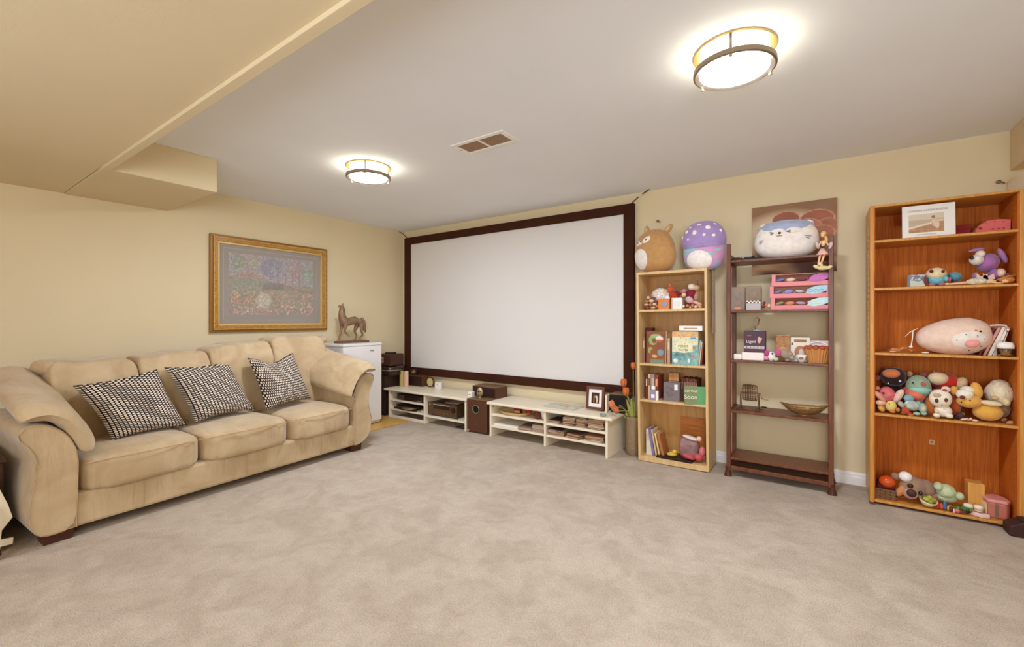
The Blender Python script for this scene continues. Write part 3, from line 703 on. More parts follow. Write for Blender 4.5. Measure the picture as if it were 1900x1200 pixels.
t = thing('white_adapter', 'white plastic box standing at the back of the left bench', 'adapter', (.83, -.16, BZ))
M().box(-.045, .045, -.02, .02, 0, .085).obj('body', M_white, t, bevel=.006); M().lathe([(.006, 0), (.006, .004)], mtx=Matrix.Translation((0, -.02, .06)) @ Matrix.Rotation(PI/2, 4, 'X'), seg=10).obj('button', M_steel, t)
t = thing('white_cube_charger', 'small white charger cube at the right edge of the left bench', 'charger', (1.50, -.33, BZ))
M().box(-.028, .028, -.028, .028, 0, .055).obj('body', M_white, t, bevel=.006); M().box(-.01, .01, -.031, -.028, .02, .03).obj('port', M_steel, t)
t = thing('wire_easel', 'small dark wire easel behind the white charger cube', 'easel', (1.40, -.14, BZ), .3)
M().tube([(-.03, 0, 0), (0, 0, .085), (.03, 0, 0)], .003, 6).obj('front_leg', M_dark, t); M().tube([(0, 0, .085), (.02, .05, 0)], .003, 6).obj('back_leg', M_dark, t); M().tube([(-.02, -.0, .03), (.05, .0, .05), (.09, .02, .03), (.05, .01, .0)], .003, 6).obj('loop', M_dark, t)
# subwoofer and centre speaker
t = thing('subwoofer', 'tall brown subwoofer with a round port standing between the two benches', 'subwoofer', (1.695, -.47, 0))
M().box(-.135, .133, 0, .36, .018, .352).obj('cabinet', mat('sub_brown', (90, 54, 34), .5), t, bevel=.004)
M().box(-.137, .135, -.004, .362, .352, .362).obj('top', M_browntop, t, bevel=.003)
mt_ = Matrix.Translation((-.012, 0, .255)) @ Matrix.Rotation(PI/2, 4, 'X')
M().lathe([(.045, 0), (.049, .004), (.043, .007), (.037, .004), (.037, .0005)], mtx=mt_, seg=32, cap=False).obj('port_ring', M_steel, t, smooth=True)
M().lathe([(.0375, 0), (.0375, .002), (0, .002)], mtx=mt_, seg=32).obj('port', M_dark, t)
text('Sonic', .016, M_steel, t, (-.012, -.002, .10), name='badge')
for a in (-.12, .12):
    for b in (.03, .33): M().lathe([(.014, 0), (.014, .018)], (a, b, 0), 10).obj('foot', M_black, t)
M().box(-.135, -.10, -.012, 0, .022, .028).obj('label_tab', mat('coral', (226, 140, 110), .5), t)
t = thing('centre_speaker', 'long brown centre speaker lying on the subwoofer under the screen', 'speaker', (1.66, -.20, .363), -.06)
M().box(-.17, .17, -.10, .10, 0, .105).obj('cabinet', mat('sub_brown', (90, 54, 34)), t, bevel=.003)
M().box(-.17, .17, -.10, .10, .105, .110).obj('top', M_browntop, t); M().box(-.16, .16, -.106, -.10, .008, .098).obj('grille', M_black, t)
t = thing('glass_egg_ornament', 'egg-shaped metallic mask ornament in front of the centre speaker', 'ornament', (1.665, -.38, .363), .25)
o = M().ell((0, 0, .060), (.036, .020, .052)).obj('egg', mat('pewter', (176, 158, 126), .25, metal=.6), t, smooth=True)
for sx in (-1, 1): M().ell((.012*sx, -.018, .07), (.009, .005, .006), (0, sx*.4, 0), 10, 6).obj('eye', M_dark, o, smooth=True)
M().ell((0, -.021, .052), (.004, .004, .010), (0, 0, 0), 8, 6).obj('nose', M_brass, o); M().ell((0, -.016, .034), (.009, .004, .003), (0, 0, 0), 8, 6).obj('mouth', M_dark, o)
M().lathe([(.014, 0), (.010, .012)], seg=14).obj('stand', M_brass, t)

# right bench contents
def magazine(name, label, x, y, z, w, d, h, c, rz=0, cat='magazine', cover=None, group=None, pages=True):
    t = thing(name, label, cat, (x, y, z), rz, group)
    M().box(-w/2, w/2, -d/2, d/2, h*.8, h).obj('cover', c, t)
    M().box(-w/2, w/2, -d/2, d/2, 0, h*.2).obj('cover', c, t)
    M().box(-w/2+.003, w/2-.003, -d/2+.002, d/2-.002, h*.2, h*.8).obj('pages', mat('aged_paper', (176, 150, 120), .8), t)
    if cover: M().box(-w*.3, w*.3, -d*.3, d*.3, h, h+.0008).obj('cover_picture', cover, t)
    return t
wick = mat('wicker_tray', (222, 196, 140), .6, bump=.6, bscale=90)
t = thing('serving_tray', 'shallow pale tray with red labels on the upper left shelf of the right bench', 'tray', (2.10, -.34, .236))
M().lathe([(.12, 0), (.14, .006), (.165, .03), (.17, .034), (.16, .03), (.135, .010), (0, .008)], seg=32, sc=(1.15, .75)).obj('tray', wick, t, smooth=True)
t = thing('snack_carton', 'small red and cream carton standing in the pale tray', 'carton', (2.13, -.33, .246), .2)
M().box(-.035, .035, -.03, .03, 0, .075).obj('body', col(150, 32, 26), t, bevel=.003); M().box(-.03, .03, -.032, -.03, .01, .03).obj('print', col(220, 190, 150), t)
t = thing('ribbon_roll', 'red and cream ribbon roll behind the carton in the tray', 'ribbon', (2.24, -.30, .246))
M().lathe([(.03, 0), (.03, .05), (.014, .05), (.014, 0)], mtx=Matrix.Rotation(0, 4, 'X'), seg=20).obj('roll', col(196, 60, 50), t)
M().lathe([(.013, 0), (.013, .052)], seg=12).obj('core', M_cream, t)
t = thing('brown_husk', 'brown husk-shaped object at the right of the upper shelf', 'husk', (2.40, -.40, .236))
M().ell((0, 0, .036), (.050, .03, .036), (0, .2, 0)).obj('husk', mat('husk', (120, 66, 44), .8, var=.4, scale=60), t, smooth=True)
M().lathe([(.008, .068), (.004, .078)], seg=8).obj('stem', M_black, t)
t = thing('paper_cone', 'pale rolled paper leaning beside the brown husk', 'paper', (2.475, -.40, .236))
M().lathe([(.012, 0), (.030, .10), (.028, .10), (.010, 0)], seg=18).obj('cone', M_white, t, smooth=True); M().lathe([(.014, .001), (.0142, .008)], seg=14).obj('band', M_gold2, t)
tag(M().box(1.90, 2.20, -.44, -.16, .116, .133).obj('paper_stack', M_white, bevel=.002), 'stack of white paper on the lower left shelf of the right bench', 'paper')
magazine('folder', 'grey brown folder lying on white paper in the right bench', 2.29, -.36, .116, .15, .20, .035, col(130, 106, 86), .08, 'folder')
for k in range(4):
    magazine('disc_case', ['lowest', 'second', 'third', 'topmost'][k]+' of four flat grey cases stacked beside the folder', 2.445+.004*((k*3) % 3-1), -.365, .116+.018*k, .13, .18, .016, col(*[(178, 150, 130), (150, 130, 120), (206, 188, 166), (168, 146, 126)][k]), .03*(k-1), 'case', group='flat cases beside the folder')
MG = [(150, 92, 60), (96, 62, 48), (206, 186, 156), (120, 88, 66), (176, 120, 84), (70, 44, 40), (214, 200, 176), (140, 104, 76)]
# upper right shelf: loose magazine piles
lab = 'magazine in the pile on the upper right shelf of the right bench'
def pile(x, y, z, n, w, d, words, kk=0, h=.016):
    for k in range(n):
        magazine('magazine', ['lowest', 'second', 'third', 'fourth', 'fifth', 'top'][k if k < n-1 else 5]+' magazine of the '+words, x+.012*(hsh(k, kk)-.5), y+.01*(hsh(kk, k)-.5), z+(h+.0005)*k, w, d, h, col(*MG[(k*3+kk) % 8]), .34*(hsh(k, kk, 3)-.5), 'magazine', group='magazines in the '+words)
pile(2.625, -.37, .226, 2, .125, .17, 'left pile on the upper right shelf', 2)
pile(2.76, -.35, .226, 4, .12, .19, 'middle pile on the upper right shelf', 5, .018)
pile(2.89, -.33, .226, 5, .12, .19, 'dark pile on the upper right shelf', 1, .017)
pile(3.04, -.35, .226, 5, .15, .20, 'right pile on the upper right shelf', 3, .018)
pile(2.64, -.37, .116, 4, .15, .18, 'left pile on the lower right shelf', 4, .014)
pile(2.83, -.36, .116, 2, .14, .18, 'middle pile on the lower right shelf', 0, .020)
pile(3.02, -.36, .116, 3, .17, .20, 'right pile on the lower right shelf', 6, .016)
t = thing('storage_case', 'dark red oblong case at the back of the upper right shelf', 'case', (2.70, -.17, .226))
M().box(-.13, .12, -.05, .05, 0, .085).obj('body', col(82, 40, 40), t, bevel=.006); M().box(-.02, .02, -.053, -.05, .05, .066).obj('clasp', M_brass, t)

# on the right bench
def placemat(a, b):
    if inel(a, b, .5, .55, .22, .16) < 1: return (196, 116, 70) if vn(a*20, b*20) > .45 else (226, 206, 176)
    if a < .05 or a > .95 or b < .05 or b > .95: return (176, 170, 156)
    return mix((222, 214, 200), (196, 190, 176), vn(a*9, b*9))
o = board('placemat', .34, .26, .004, placemat, 40, 30); o.location = (2.66, -.16, BZ+.003); o.rotation_euler = (-PI/2, 0, .0)
o.location = (2.62, -.40, BZ+.0035); tag(o, 'pale printed placemat lying on the right bench', 'placemat')
def dog(a, b):
    c = (64, 34, 20)
    if inel(a, b, .62, .62, .16, .12) < 1 or inel(a, b, .72, .35, .10, .34) < 1: c = (226, 196, 160)
    if inel(a, b, .34, .40, .07, .36) < 1 and a < .38: c = (206, 150, 110)
    if inel(a, b, .56, .70, .05, .07) < 1: c = (190, 140, 100)
    return c
pf = P(1103, 762, z=BZ)
t = thing('photo_frame', 'dark wooden photo frame with a dog picture standing on the right bench', 'photo frame', (pf.x, pf.y+.01, BZ+.012), .05, rot=(-.12, 0, .06))
sx, sz, fw2 = .088, .105, .022
for q in (((-sx, 2*sz), (sx, 2*sz), (sx-fw2, 2*sz-fw2), (-sx+fw2, 2*sz-fw2)), ((-sx, 0), (-sx+fw2, fw2), (sx-fw2, fw2), (sx, 0)), ((-sx, 0), (-sx, 2*sz), (-sx+fw2, 2*sz-fw2), (-sx+fw2, fw2)), ((sx, 0), (sx-fw2, fw2), (sx-fw2, 2*sz-fw2), (sx, 2*sz))):
    M().prism(list(q), -.012, .016, 'y').obj('frame_bar', mat('walnut', (104, 58, 40), .4), t, bevel=.003)
M().box(-sx+.015, sx-.015, .0, .008, .015, 2*sz-.015).obj('passepartout', M_white, t)
board('photo', .075, .10, .002, dog, 30, 40, t, (0, -.0015, .055))
M().box(-.03, .03, .016, .06, -.010, .004).obj('stand', M_brass, t, bevel=.002)
def doll_box(a, b): return (60, 34, 26)
t = thing('jewellery_box', 'dark brown box standing behind the photo frame on the right bench', 'box', (3.0, -.17, BZ), .1)
M().box(-.02, .10, -.05, .05, 0, .150).obj('body', M_foot, t, bevel=.003); M().box(-.024, .104, -.054, .054, .15, .158).obj('lid', M_brass, t)
t = thing('picture_tile', 'pale standing card behind the dark photo frame', 'card', (3.07, -.24, BZ), .1)
M().box(-.01, .006, -.05, .05, 0, .16).obj('card', M_cream, t, bevel=.002); M().box(-.03, .03, -.01, .01, 0, .006).obj('foot', M_cream, t)
t = thing('bookshelf_speaker', 'small black speaker on the right end of the right bench', 'speaker', (3.165, -.17, BZ), -.05)
M().box(-.075, .075, -.07, .08, 0, .165).obj('cabinet', M_black, t, bevel=.004); M().box(-.068, .068, -.075, -.07, .008, .155).obj('grille', M_dark, t)
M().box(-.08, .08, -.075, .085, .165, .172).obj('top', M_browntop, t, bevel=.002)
M().lathe([(.012, 0), (.010, .004), (0, .004)], mtx=Matrix.Translation((.03, -.075, .07)) @ Matrix.Rotation(PI/2, 4, 'X'), seg=14).obj('emblem', M_steel, t)
for k, (u, v, r) in enumerate(((1131, 764, .035), (1117, 773, .028))):
    p = P(u, v, z=BZ)
    t = thing('glass_dish', ['round glass dish at the right end of the right bench', 'small flat glass dish in front of the photo frame'][k], 'dish', (p.x, p.y+.02, BZ), 0, 'glass dishes')
    M().lathe([(r*.6, 0), (r, .004), (r*1.1, .018), (r*1.0, .018), (r*.9, .007), (0, .005)], seg=24).obj('dish', mat('greenish_glass', (206, 214, 196), .1, trans=.6), t, smooth=True)
    M().lathe([(r*1.06, .018), (r*1.12, .020), (r*1.06, .022)], seg=24, cap=False).obj('rim', M_glass, t)

# ------------------------------------------------------------------ vase with tulips
vb = P(1171, 845, z=0); 
t = thing('glass_vase', 'tall crackled glass vase on the carpet beside the right bench', 'vase', (vb.x, vb.y+.055, 0))
mv = mat('crackle_glass', (206, 176, 136), .12, trans=.55, bump=1.0, bscale=70, spec=.6)
M().lathe([(.058, 0), (.066, .01), (.062, .06), (.061, .18), (.067, .33), (.066, .345), (.058, .34), (.053, .18), (.052, .03), (0, .02)], seg=32).obj('body', mv, t, smooth=True)
M().lathe([(.066, .342), (.0685, .346), (.064, .350)], seg=32, cap=False).obj('rim', M_glass, t, smooth=True)
fy = vb.y+.05
def UV(u, v, y): p = P(u, v, y=y); return p
stem0 = Vector((vb.x, vb.y+.055, .05))
tul = mat('tulip_orange', (200, 108, 52), .6, var=.3, scale=40); stm = mat('stem_green', (150, 150, 70), .6); lf = mat('leaf_green', (176, 178, 96), .6, var=.25, scale=25)
def tulip(u, v, y, label, lean=(0, 0), m=tul, sz=1.3):
    h = P(u, v, y=y); t = thing('tulip', label, 'flower', (h.x, h.y, h.z), 0, 'orange tulips in the glass vase')
    mid = Vector((vb.x, vb.y+.055, .345))
    pts = []
    for k in range(9):
        q = k/8; a = stem0.lerp(mid, min(1, q*2)) if q < .5 else mid.lerp(h+Vector((0, 0, -.02)), (q-.5)*2)
        b = Vector((0, 0, .03*math.sin(PI*max(0, (q-.5)*2))))
        pts.append(a+b-h)
    M().tube(pts, .0035, 6).obj('stem', stm, t, smooth=True)
    L = Vector((lean[0], 0, 1)).normalized()
    R = Vector((0, 0, 1)).rotation_difference(L).to_matrix().to_4x4()
    for k in range(6):
        a = k*PI/3; rr = .013 if k % 2 else .010
        q = M().ell((0, 0, 0), (.015*sz, .009*sz, .029*sz), seg=10, rings=8)
        mt = R @ Matrix.Rotation(a, 4, 'Z') @ Matrix.Translation((0, rr*sz, .008)) @ Matrix.Rotation(-.12, 4, 'X')
        for v_ in q.b.verts: v_.co = mt @ v_.co
        q.obj('petal', m, t, smooth=True)
tulip(1175, 680, -.30, 'orange tulip standing highest against the tall birch bookcase', sz=1.05)
tulip(1157, 712, -.28, 'orange tulip bud highest in front of the screen frame')
tulip(1161, 728, -.33, 'orange tulip just below the upper bud in front of the screen frame')
tulip(1136, 752, -.36, 'orange tulip drooping left over the end of the bench', (-.6, 0), col(206, 126, 84))
tulip(1143, 761, -.40, 'orange tulip hanging lowest over the bench corner', (-1.0, 0))
def leaf(pts, wd):
    s = M(); n = len(pts)
    def f(u, v):
        i = min(n-2, int(v*(n-1))); q = v*(n-1)-i; p = Vector(pts[i]).lerp(Vector(pts[i+1]), q)
        ww = wd*math.sin(PI*(v*.86+.08))**.8
        return p+Vector(((u-.5)*2*ww, .006*math.cos((u-.5)*6), -.0))
    s.grid(f, 4, 14); return s
lv = thing('tulip_leaves', 'long yellow green leaves rising from the glass vase', 'leaves', (vb.x, vb.y+.055, .20))
for k, (dx, dy, h, w_) in enumerate(((-.09, -.03, .24, .016), (-.055, 0, .30, .018), (-.02, .01, .31, .02), (.015, -.01, .29, .018), (.0, -.05, .25, .02), (.05, .02, .22, .014), (-.12, 0, .19, .013))):
    o = leaf([(0, 0, -.10), (dx*.2, dy*.2, .08), (dx*.6, dy*.6, h*.65), (dx*1.05, dy, h*.95)], w_).obj('leaf', lf, lv, smooth=True)
    o.modifiers.new('thick', 'SOLIDIFY').thickness = .0015
for k, (dx, h) in enumerate(((.075, .23), (.09, .16), (-.15, .29), (.01, .45))):
    M().tube([(0, 0, -.05), (dx*.4, 0, h*.5), (dx, 0, h)], [.003, .003, .0015], 5).obj('twig', mat('dry_twig', (122, 92, 58), .8), lv)

# ------------------------------------------------------------------ tall birch bookcase
BY = -.365
bk = thing('birch_bookcase', 'narrow birch bookcase beside the screen topped by two big plush toys', 'bookcase', (3.40, BY, 0), 0, rot=(0, -.011, 0))
bk.rotation_euler = (.012, -.008, 0)
W = .565; D = .30; th = .020
for a in (0, W-th): M().box(a, a+th, 0, D, .004, 1.604).obj('side_panel', M_birch, bk, bevel=.002)
M().box(0, W, -.002, D, 1.586, 1.608).obj('top', M_birch, bk, bevel=.002)
M().box(th, W-th, D-.012, D, .02, 1.588).obj('back_panel', M_birchi, bk)
BS = [.046, .527, .835, 1.290]
for z in BS[1:]: M().box(th, W-th, .004, D-.012, z-.018, z).obj('shelf', M_birch, bk, bevel=.002)
M().box(th, W-th, .002, D-.012, .028, .046).obj('bottom_shelf', M_birch, bk); M().box(th, W-th, .004, .02, .004, .030).obj('plinth', M_birch, bk)
for a in (.01, W-.03): M().lathe([(.010, 0), (.010, .005)], (a+.01, .02, 0), 10).obj('glide', M_black, bk)
tag(M().grid(lambda u, v: Vector((3.977+.004*math.sin(u*9)+.003*v, BY+.045+.115*u, 1.600-(.50*v)+.004*math.sin(u*20)*v)), 10, 14).box(3.935, 3.985, BY+.045, BY+.16, 1.6075, 1.611).obj('hanging_runner', mat('linen_runner', (196, 172, 146), .8, var=.2, scale=60, bump=.4, bscale=200)), 'beige woven cloth strip hanging over the right side of the birch bookcase', 'cloth')

def local(o): return o
def place(u, y, z): return (X(u, y), y, z)
def mkbox(name, label, cat, u0, u1, vt, zb, y, depth, m, rz=0, group=None, bevel=.002, extra=None):
    """a box standing on a shelf: width and height read off at its front plane y"""
    xa, xb = X(u0, y), X(u1, y); zt = Z((u0+u1)/2, vt, y); t = thing(name, label, cat, ((xa+xb)/2, y, zb+.0005), rz, group)
    w, h = xb-xa, zt-zb
    M().box(-w/2, w/2, 0, depth, 0, h).obj('body', m, t, bevel=bevel)
    if extra: extra(t, w, h)
    return t
def book(label, x, y, z, w, d, h, c, tilt=0, group=None, spine=(220, 200, 160), name='book', cat='book'):
    t = thing(name, label, cat, (x, y, z+.0005), 0, group); t.rotation_euler = (0, tilt, 0)
    M().box(0, .003, 0, d, 0, h).obj('cover', col(*c), t); M().box(w-.003, w, 0, d, 0, h).obj('cover', col(*c), t)
    M().box(0, w, -.002, .002, 0, h).obj('spine', col(*c), t, bevel=.001); M().box(.003, w-.003, .002, d-.003, .003, h-.003).obj('pages', mat('paper', (226, 208, 180)), t)
    if spine: M().box(w*.2, w*.8, -.0028, -.0015, h*.55, h*.85).obj('spine_print', col(*spine), t)
    return t
def plush(name, label, y, zb, parts, group=None, cat='plush toy', rz=0):
    """parts: (part name, u, v, ru, rv, dy, ry, material[, tilt, p]) in photograph pixels at plane y"""
    u0, v0 = parts[0][1], parts[0][2]; x0 = X(u0, y); t = thing(name, label, cat, (x0, y, zb), rz, group)
    bodyo = None
    for q in parts:
        nm, u, v, ru, rv, dy, ry, m = q[:8]; tilt = q[8] if len(q) > 8 else 0; p = q[9] if len(q) > 9 else 1
        cx = X(u, y+dy); cz = Z(u, v, y+dy); rx = (X(u+ru, y+dy)-X(u-ru, y+dy))/2; rz_ = (Z(u, v-rv, y+dy)-Z(u, v+rv, y+dy))/2
        big = ru > 12
        M().ell((cx-x0, dy, cz-zb), (rx, ry, rz_), (0, -tilt, 0), 28 if big else 14, 18 if big else 9, p).obj(nm, m, t, smooth=True)
    return t
eye = mat('bead_eye', (24, 16, 14), .15, spec=.8)

# two big plush toys on top of it
tz = 1.610
PB = BY+.13
x0 = X(1215, PB)
tan, cream_, white_ = pl(192, 146, 92), pl(236, 228, 216), pl(244, 238, 230)
t = thing('plush_fox', 'large tan egg-shaped plush animal with white mask on the birch bookcase', 'plush toy', (x0, PB, tz), -.25)
def egg(w, d, h, sq=.85, top=.86, lean=0):
    def f(u, v):
        a = 2*PI*u; tt = PI*v; st = math.sin(tt)**sq if 0 < v < 1 else 0; ct = math.copysign(abs(math.cos(tt))**.85, math.cos(tt))
        k = top+(1-top)*(1-ct)/2*1.0
        return Vector((w*st*k*math.cos(a)+lean*ct, d*st*k*math.sin(a), h+h*ct))
    return f
H1, W1 = .190, .205
M().grid(egg(W1, .135, H1, .8, .80, -.01), 40, 26, True).obj('body', tan, t, smooth=True, weld=True)
def patch(fn, cx, cz, rx, rz, m, nm, off=.003, tw=0, n=14, par=None):
    """a soft patch sewn on the front of an egg body: an ellipse draped over the surface"""
    w, d, h, sq, top, lean = fn
    s = M()
    def surf(x, z):
        zz = max(-.999, min(.999, (z-h)/h)); ct = math.copysign(abs(zz)**(1/.85), zz); st = math.sqrt(max(0, 1-ct*ct))**sq; k = top+(1-top)*(1-zz)/2
        q = (x-lean*zz)/(w*st*k+1e-6); q = max(-.98, min(.98, q))
        return -d*st*k*math.sqrt(1-q*q)-off
    c = s.b.verts.new((cx, surf(cx, cz), cz)); rows = []
    for r in range(1, 7):
        row = []
        for j in range(28):
            a = 2*PI*j/28; ex, ez = rx*math.cos(a)*r/6, rz*math.sin(a)*r/6
            xx = cx+ex*math.cos(tw)-ez*math.sin(tw); zz = cz+ex*math.sin(tw)+ez*math.cos(tw)
            row.append(s.b.verts.new((xx, surf(xx, zz)+(0 if r < 6 else .006), zz)))
        rows.append(row)
    for j in range(28):
        k = (j+1) % 28; s.b.faces.new((c, rows[0][j], rows[0][k]))
        for r in range(5): s.b.faces.new((rows[r][j], rows[r+1][j], rows[r+1][k], rows[r][k]))
    return s.obj(nm, m, par, smooth=True)
F1 = (W1, .135, H1, .8, .80, -.01)
patch(F1, -.080, .118, .088, .098, cream_, 'belly_patch', par=t)
patch(F1, -.018, .282, .045, .026, white_, 'face_patch', tw=.5, par=t); patch(F1, -.105, .262, .034, .020, white_, 'face_patch', tw=.6, par=t); patch(F1, -.075, .255, .016, .012, white_, 'face_patch', par=t)
for a, b, c in ((-.018, .283, .55), (-.112, .262, .5)): patch(F1, a, b, .013, .005, eye, 'eye', .006, c, par=t)
patch(F1, -.078, .270, .008, .006, eye, 'nose', .008, par=t)
inner = mat('satin_gold', (206, 176, 128), .35, metal=.2)
for a, b, ti in ((-.075, .355, -.15), (.130, .345, .75)):
    e = M().ell((a, 0, b+.02), (.028, .012, .048), (0, ti, 0), 14, 10).obj('ear', tan, t, smooth=True); M().ell((a-.004, -.010, b+.022), (.015, .005, .030), (0, ti, 0), 12, 8).obj('inner_ear', inner, e, smooth=True)

x1 = X(1305, PB)
def galaxy():
    m = mat('galaxy_plush', (200, 160, 200), .85, sheen=.4); nt = m.node_tree; b = nt.nodes['Principled BSDF']
    tc = nt.nodes.new('ShaderNodeTexCoord'); n = nt.nodes.new('ShaderNodeTexNoise'); n.inputs['Scale'].default_value = 5; n.inputs['Detail'].default_value = 2; n.inputs['Distortion'].default_value = .6
    r = nt.nodes.new('ShaderNodeValToRGB'); e = r.color_ramp.elements; e[0].position = .34; e[1].position = .68
    e[0].color = (*lin((146, 200, 206)), 1); e[1].color = (*lin((214, 140, 172)), 1)
    for p_, c in ((.42, (190, 168, 214)), (.50, (212, 156, 190))): q = e.new(p_); q.color = (*lin(c), 1)
    nt.links.new(tc.outputs['Object'], n.inputs[0]); nt.links.new(n.outputs[0], r.inputs[0]); nt.links.new(r.outputs[0], b.inputs['Base Color']); return m
t = thing('plush_mushroom', 'large plush mushroom with spotted lilac cap beside the tan plush animal', 'plush toy', (x1, PB+.02, tz), -.12)
H2, W2 = .165, .166
F2 = (W2, .12, H2, .6, .96, 0)
M().grid(egg(*[W2, .12, H2, .6, .96, 0]), 40, 26, True).obj('body', galaxy(), t, smooth=True, weld=True)
def cap(u, v):
    a = 2*PI*u; tt = PI*.62*v; r_ = .172*math.sin(tt)**.8 if v > 0 else 0
    z = .238+.165*math.cos(tt)
    if v > .93: r_ *= .97
    return Vector((r_*math.cos(a), .80*r_*math.sin(a), z))
lil = pl(170, 146, 196)
co_ = M().grid(cap, 40, 18, True).ell((0, 0, .215), (.160, .128, .04), seg=40, rings=10).obj('cap', lil, t, smooth=True)
for a, b, r1, r2 in ((-.105, .31, .017, .019), (-.03, .295, .018, .022), (.045, .27, .013, .013), (.065, .325, .021, .022), (-.005, .355, .022, .014), (.10, .355, .018, .012), (-.075, .345, .016, .010), (.145, .30, .012, .016), (.11, .262, .016, .012), (-.15, .275, .008, .016), (-.085, .25, .008, .010)):
    q = (b-.238)/.165; R_ = .172*math.sqrt(max(.02, 1-q*q)) if q > 0 else .168; qq = max(-.97, min(.97, a/R_)); yy = -.80*R_*math.sqrt(1-qq*qq)
    M().ell((a, yy, b), (r1, .008, r2), (0, 0, qq*.7), 12, 8).obj('spot', white_, co_, smooth=True)
patch(F2, -.01, .075, .112, .085, white_, 'belly_patch', par=t)
patch(F2, -.088, .203, .012, .013, mat('brown_eye', (96, 44, 36), .3), 'eye', .005, par=t); patch(F2, -.028, .196, .012, .006, pl(226, 170, 190), 'nose', .005, par=t)
M().tube([(.02, -.118, .208), (.032, -.119, .217), (.046, -.115, .206)], .0022, 5).obj('winking_eye', M_felt, t)
for a_, b_ in ((-.12, .16), (.11, .215), (.13, .15), (.09, .12)): patch(F2, a_, b_, .022, .012, pl(150, 210, 206), 'aqua_patch', .002, .3, par=t)

# birch bookcase, shelf 1 (top)
z = BS[3]
def decoorange(t, w, h):
    M().lathe([(h*.28, 0), (h*.26, .004), (0, .005)], mtx=Matrix.Translation((w*.12, 0, h*.5)) @ Matrix.Rotation(PI/2, 4, 'X'), seg=18).obj('emblem', col(150, 150, 170), t)
mkbox('orange_box', 'small orange box with a round blue picture on the top shelf of the birch bookcase', 'box', 1221, 1241, 554, z, BY+.03, .05, col(222, 130, 58), extra=decoorange)
mkbox('white_box', 'small white box with pink edge beside the orange box', 'box', 1246, 1265, 552.5, z, BY+.03, .05, M_white, extra=lambda t, w, h: (M().box(-w/2+.004, -w/2+.012, -.001, 0, .004, h-.004).obj('stripe', col(220, 160, 140), t), M().box(-w*.1, w*.4, -.001, 0, h*.2, h*.8).obj('label_panel', col(226, 224, 218), t)))
def pebbles(name, label, cat, pts, y, m_list, zb):
    t = thing(name, label, cat, (X(pts[0][0], y), y, zb))
    for k, (u, v, ru, rv) in enumerate(pts):
        M().ell((X(u, y)-t.location.x, .01*(k % 3), Z(u, v, y)-zb), ((X(u+ru, y)-X(u-ru, y))/2, .014, (Z(u, v-rv, y)-Z(u, v+rv, y))/2), (0, .4*(hsh(k, 3)-.5), 0), 10, 7).obj('bead', m_list[k % len(m_list)], t, smooth=True)
    return t
pebbles('beaded_bracelets', 'heap of brown and cream beaded bracelets at the left of the top shelf', 'bracelet', [(1199, 559, 5, 2.5), (1208, 558, 5, 3), (1216, 559, 4, 3), (1199, 565, 5, 2.5), (1206, 565, 3, 3), (1213, 564, 4, 3), (1201, 571, 5, 3), (1211, 571, 5, 3), (1218, 568, 3, 3), (1203, 552, 3, 3), (1212, 553, 5, 2.5)], BY+.04, [col(180, 120, 90), col(220, 190, 150), col(120, 70, 60), col(206, 160, 130)], z)
plush('spotted_plush', 'small white plush with grey speckles behind the orange box', BY+.11, z, [('body', 1225, 549, 17, 15, 0, .05, mat('speckled_fleece', (226, 214, 200), .9, var=.5, scale=70, bump=.3)), ('paw', 1209, 558, 4, 5, -.045, .02, pl(206, 150, 120)), ('paw', 1238, 553, 5, 5, -.045, .02, white_), ('ear', 1236, 541, 4, 5, -.01, .02, pl(206, 160, 140))])
red_, mar_ = pl(178, 64, 44), pl(130, 44, 56)
plush('red_dragon_doll', 'red and orange cloth doll slumped at the middle of the top shelf', BY+.13, z, [('body', 1250, 549, 11, 11, 0, .04, red_, .3), ('head', 1244, 537, 7, 7, -.01, .03, pl(196, 90, 50)), ('horn', 1243, 531, 2.5, 5, -.01, .01, pl(206, 120, 60)), ('arm', 1258, 543, 8, 3, -.03, .015, mar_, -.5), ('leg', 1256, 560, 6, 10, 0, .03, pl(120, 50, 40))], cat='doll')
plush('maroon_doll', 'maroon cloth doll with curly white hair at the right of the top shelf', BY+.10, z, [('body', 1281, 546, 10, 12, 0, .04, mar_, -.5), ('hair', 1283, 532, 7, 6, -.02, .03, pl(226, 212, 186)), ('hair_loop', 1292, 534, 6, 5, -.01, .03, pl(206, 170, 130)), ('face', 1269, 547, 4.5, 4, -.05, .02, pl(230, 190, 140)), ('bonnet', 1269, 540, 5, 4, -.04, .02, pl(196, 130, 150)), ('skirt', 1279, 556, 8, 6, -.05, .025, pl(216, 170, 176), -.6), ('leg', 1293, 562, 10, 3, -.05, .015, pl(220, 170, 150), -.4), ('wing', 1291, 550, 5, 9, 0, .02, pl(190, 150, 120))], cat='doll')
pebbles('bead_necklace', 'necklace of yellow and pink beads lying before the maroon doll', 'necklace', [(1268, 568, 3, 3), (1275, 567, 3, 3), (1280, 570, 3, 3), (1285, 567, 3, 4), (1290, 569, 3, 3), (1295, 567, 4, 4), (1299, 569, 3, 3)], BY+.035, [col(216, 200, 176), col(206, 120, 100), col(220, 160, 80), col(196, 110, 110)], z)
mkbox('framed_card', 'plain tan card leaning on the back of the top shelf of the birch bookcase', 'card', 1222, 1294, 521, z, BY+.25, .006, col(190, 150, 100))

